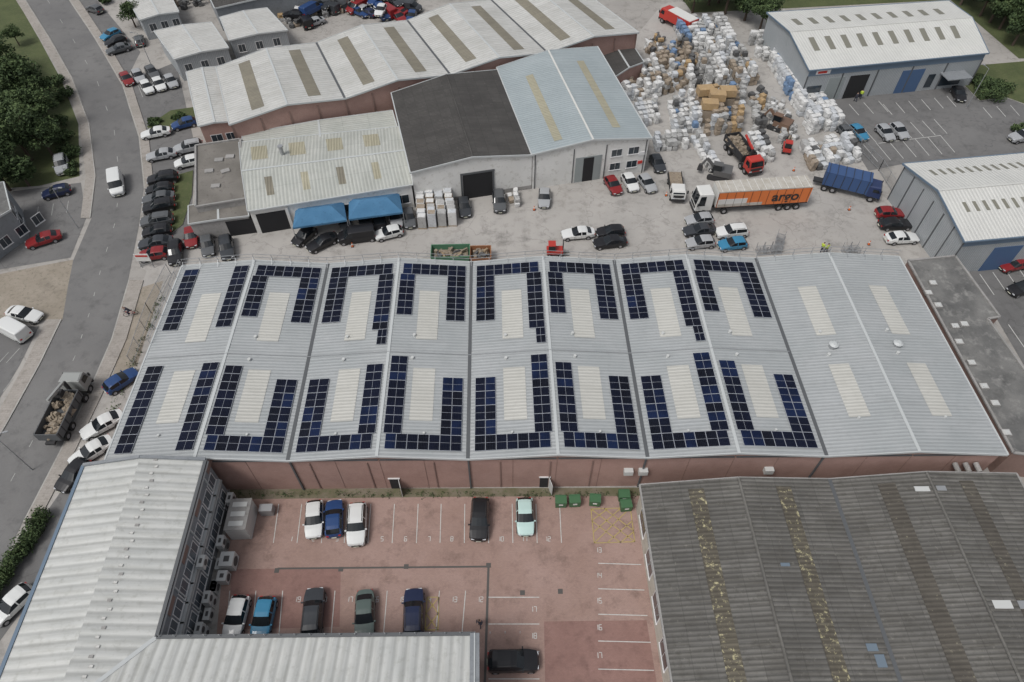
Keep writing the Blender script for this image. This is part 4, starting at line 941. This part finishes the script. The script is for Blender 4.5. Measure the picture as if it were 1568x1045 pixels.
# ------------------------------------------------------------------ people
skin=flat('skin',(.4,.24,.17),.6); hair=flat('hair',(.05,.03,.02),.8); hv=flat('hi_vis_yellow',(.45,.58,.06),.6); trou=flat('dark_trousers',(.03,.035,.06),.8); jack=flat('dark_jacket',(.06,.06,.08),.8)
def person(x,y,ang,top,name='person',seat=0,step=.18,z0=0.02):
    J=[(0,0,.95),(0,0,1.2),(.02,0,1.42),(.03,0,1.54),(.05,0,1.66),(.05,0,1.76),
       (0,.2,1.40),(.02,.26,1.12),(.2,.22,.92),(.28,.2,.86),(0,-.2,1.40),(.0,-.26,1.12),(.12,-.25,.90),(.18,-.24,.82),
       (0,.1,.9),(step,.11,.5),(step*.7,.11,.08),(step*.7+.2,.12,.04),(0,-.1,.9),(-step*.3,-.11,.5),(-step,-.11,.08),(-step+.2,-.12,.04)]
    if seat:
        J[15]=(.35,.13,.75);J[16]=(.22,.13,.35);J[17]=(.4,.13,.3);J[19]=(.3,-.13,.6);J[20]=(.15,-.13,.2);J[21]=(.33,-.13,.15)
        for k,dx in ((1,.12),(2,.3),(3,.36),(4,.42),(5,.44),(6,.28),(10,.28)): J[k]=(J[k][0]+dx,J[k][1],J[k][2]-.05)
        J[7]=(.42,.26,1.15);J[8]=(.6,.24,1.05);J[9]=(.66,.22,1.03);J[11]=(.42,-.26,1.15);J[12]=(.6,-.24,1.05);J[13]=(.66,-.22,1.03)
    E=[(0,1),(1,2),(2,3),(3,4),(4,5),(2,6),(6,7),(7,8),(8,9),(2,10),(10,11),(11,12),(12,13),(0,14),(14,15),(15,16),(16,17),(0,18),(18,19),(19,20),(20,21)]
    Rr=[.15,.15,.16,.06,.105,.09,.085,.06,.045,.04,.085,.06,.045,.04,.11,.075,.05,.045,.11,.075,.05,.045]
    me=bpy.data.meshes.new(name); me.from_pydata(J,E,[]); ob=bpy.data.objects.new('tmp',me); SC.collection.objects.link(ob)
    ob.modifiers.new('s','SKIN')
    for i,r_ in enumerate(Rr): me.skin_vertices[0].data[i].radius=(r_,r_)
    me.skin_vertices[0].data[0].use_root=True
    ss=ob.modifiers.new('u','SUBSURF'); ss.levels=1
    dg_=bpy.context.evaluated_depsgraph_get(); m2=bpy.data.meshes.new_from_object(ob.evaluated_get(dg_)); bpy.data.objects.remove(ob)
    m2.materials.clear()
    for m in (skin,top,trou,hair,plast): m2.materials.append(m)
    for p in m2.polygons:
        c=p.center; p.use_smooth=True
        if c.z>1.70 or (c.z>1.6 and c.x<J[4][0]-.03): p.material_index=3
        elif c.z>1.48: p.material_index=0
        elif c.z<.09 and not seat: p.material_index=4
        elif c.z>.97 or abs(c.y)>.19: p.material_index=1 if not (math.dist((c.x,c.z),(J[9][0],J[9][2]))<.09 or math.dist((c.x,c.z),(J[13][0],J[13][2]))<.09) else 0
        else: p.material_index=2
    o=bpy.data.objects.new(name,m2); SC.collection.objects.link(o); o.location=V3(P2(x,y),z0); o.rotation_euler=(0,0,ang); return o
person(1256,386,.5,hv); person(1263,388,2,hv); person(724,292,1.5,jack); person(736,288,-1.5,hv); person(735,296,0,hv); person(1316,152,1,hv); person(1309,156,2,jack); person(735,958,4.5,jack)
c=person(203,484,math.radians(200),jack,'cyclist',seat=1,z0=.15)
mb=MB()
for x in(-.5,.55):
    for k in range(18):
        a0=k*6.283/18;a1=(k+1)*6.283/18; mb.beam((x+.33*math.cos(a0),0,.34+.33*math.sin(a0)),(x+.33*math.cos(a1),0,.34+.33*math.sin(a1)),.04,.04,tyre)
for a_,b_ in (((-.5,0,.34),(-.1,0,.34)),((-.1,0,.34),(-.15,0,.85)),((-.5,0,.34),(-.15,0,.8)),((-.15,0,.8),(.4,0,.85)),((-.1,0,.34),(.4,0,.8)),((.4,0,.98),(.55,0,.34)),((.42,-.27,1.0),(.42,.27,1.0))): mb.beam(a_,b_,.035,.035,redp)
mb.box((-.17,0,.9),(.26,.14,.06),plast); ob=mb.build('bicycle'); ob.location=c.location+Vector((.0,0,-.03)); ob.rotation_euler=c.rotation_euler

# ------------------------------------------------------------------ camera, light
cam=bpy.data.cameras.new('camera'); co=bpy.data.objects.new('camera',cam); SC.collection.objects.link(co); SC.camera=co
co.location=(0,0,HC); co.rotation_euler=(math.pi/2-TH,0,0); cam.sensor_width=36; cam.lens=FP/1568*36; cam.clip_end=6000; cam.clip_start=.5
w=bpy.data.worlds.new('World'); SC.world=w; w.use_nodes=True; nt=w.node_tree; bg=nt.nodes['Background']
sky=nt.nodes.new('ShaderNodeTexSky'); sky.sky_type='NISHITA'; sky.sun_disc=False; EL,AZ=math.radians(58),math.radians(-130)
sky.sun_elevation=EL; sky.sun_rotation=AZ; sky.dust_density=4
hs=nt.nodes.new('ShaderNodeHueSaturation'); hs.inputs['Saturation'].default_value=.3
nt.links.new(sky.outputs[0],hs.inputs['Color']); nt.links.new(hs.outputs[0],bg.inputs[0]); bg.inputs[1].default_value=.125
sl=bpy.data.lights.new('sun','SUN'); sl.energy=1.5; sl.angle=math.radians(16); sl.color=(1,.98,.95); so=bpy.data.objects.new('sun',sl); SC.collection.objects.link(so)
d=Vector((math.sin(AZ)*math.cos(EL),math.cos(AZ)*math.cos(EL),math.sin(EL))); so.rotation_euler=d.to_track_quat('Z','Y').to_euler()
SC.view_settings.view_transform='Standard'; SC.view_settings.look='None'; SC.view_settings.exposure=0
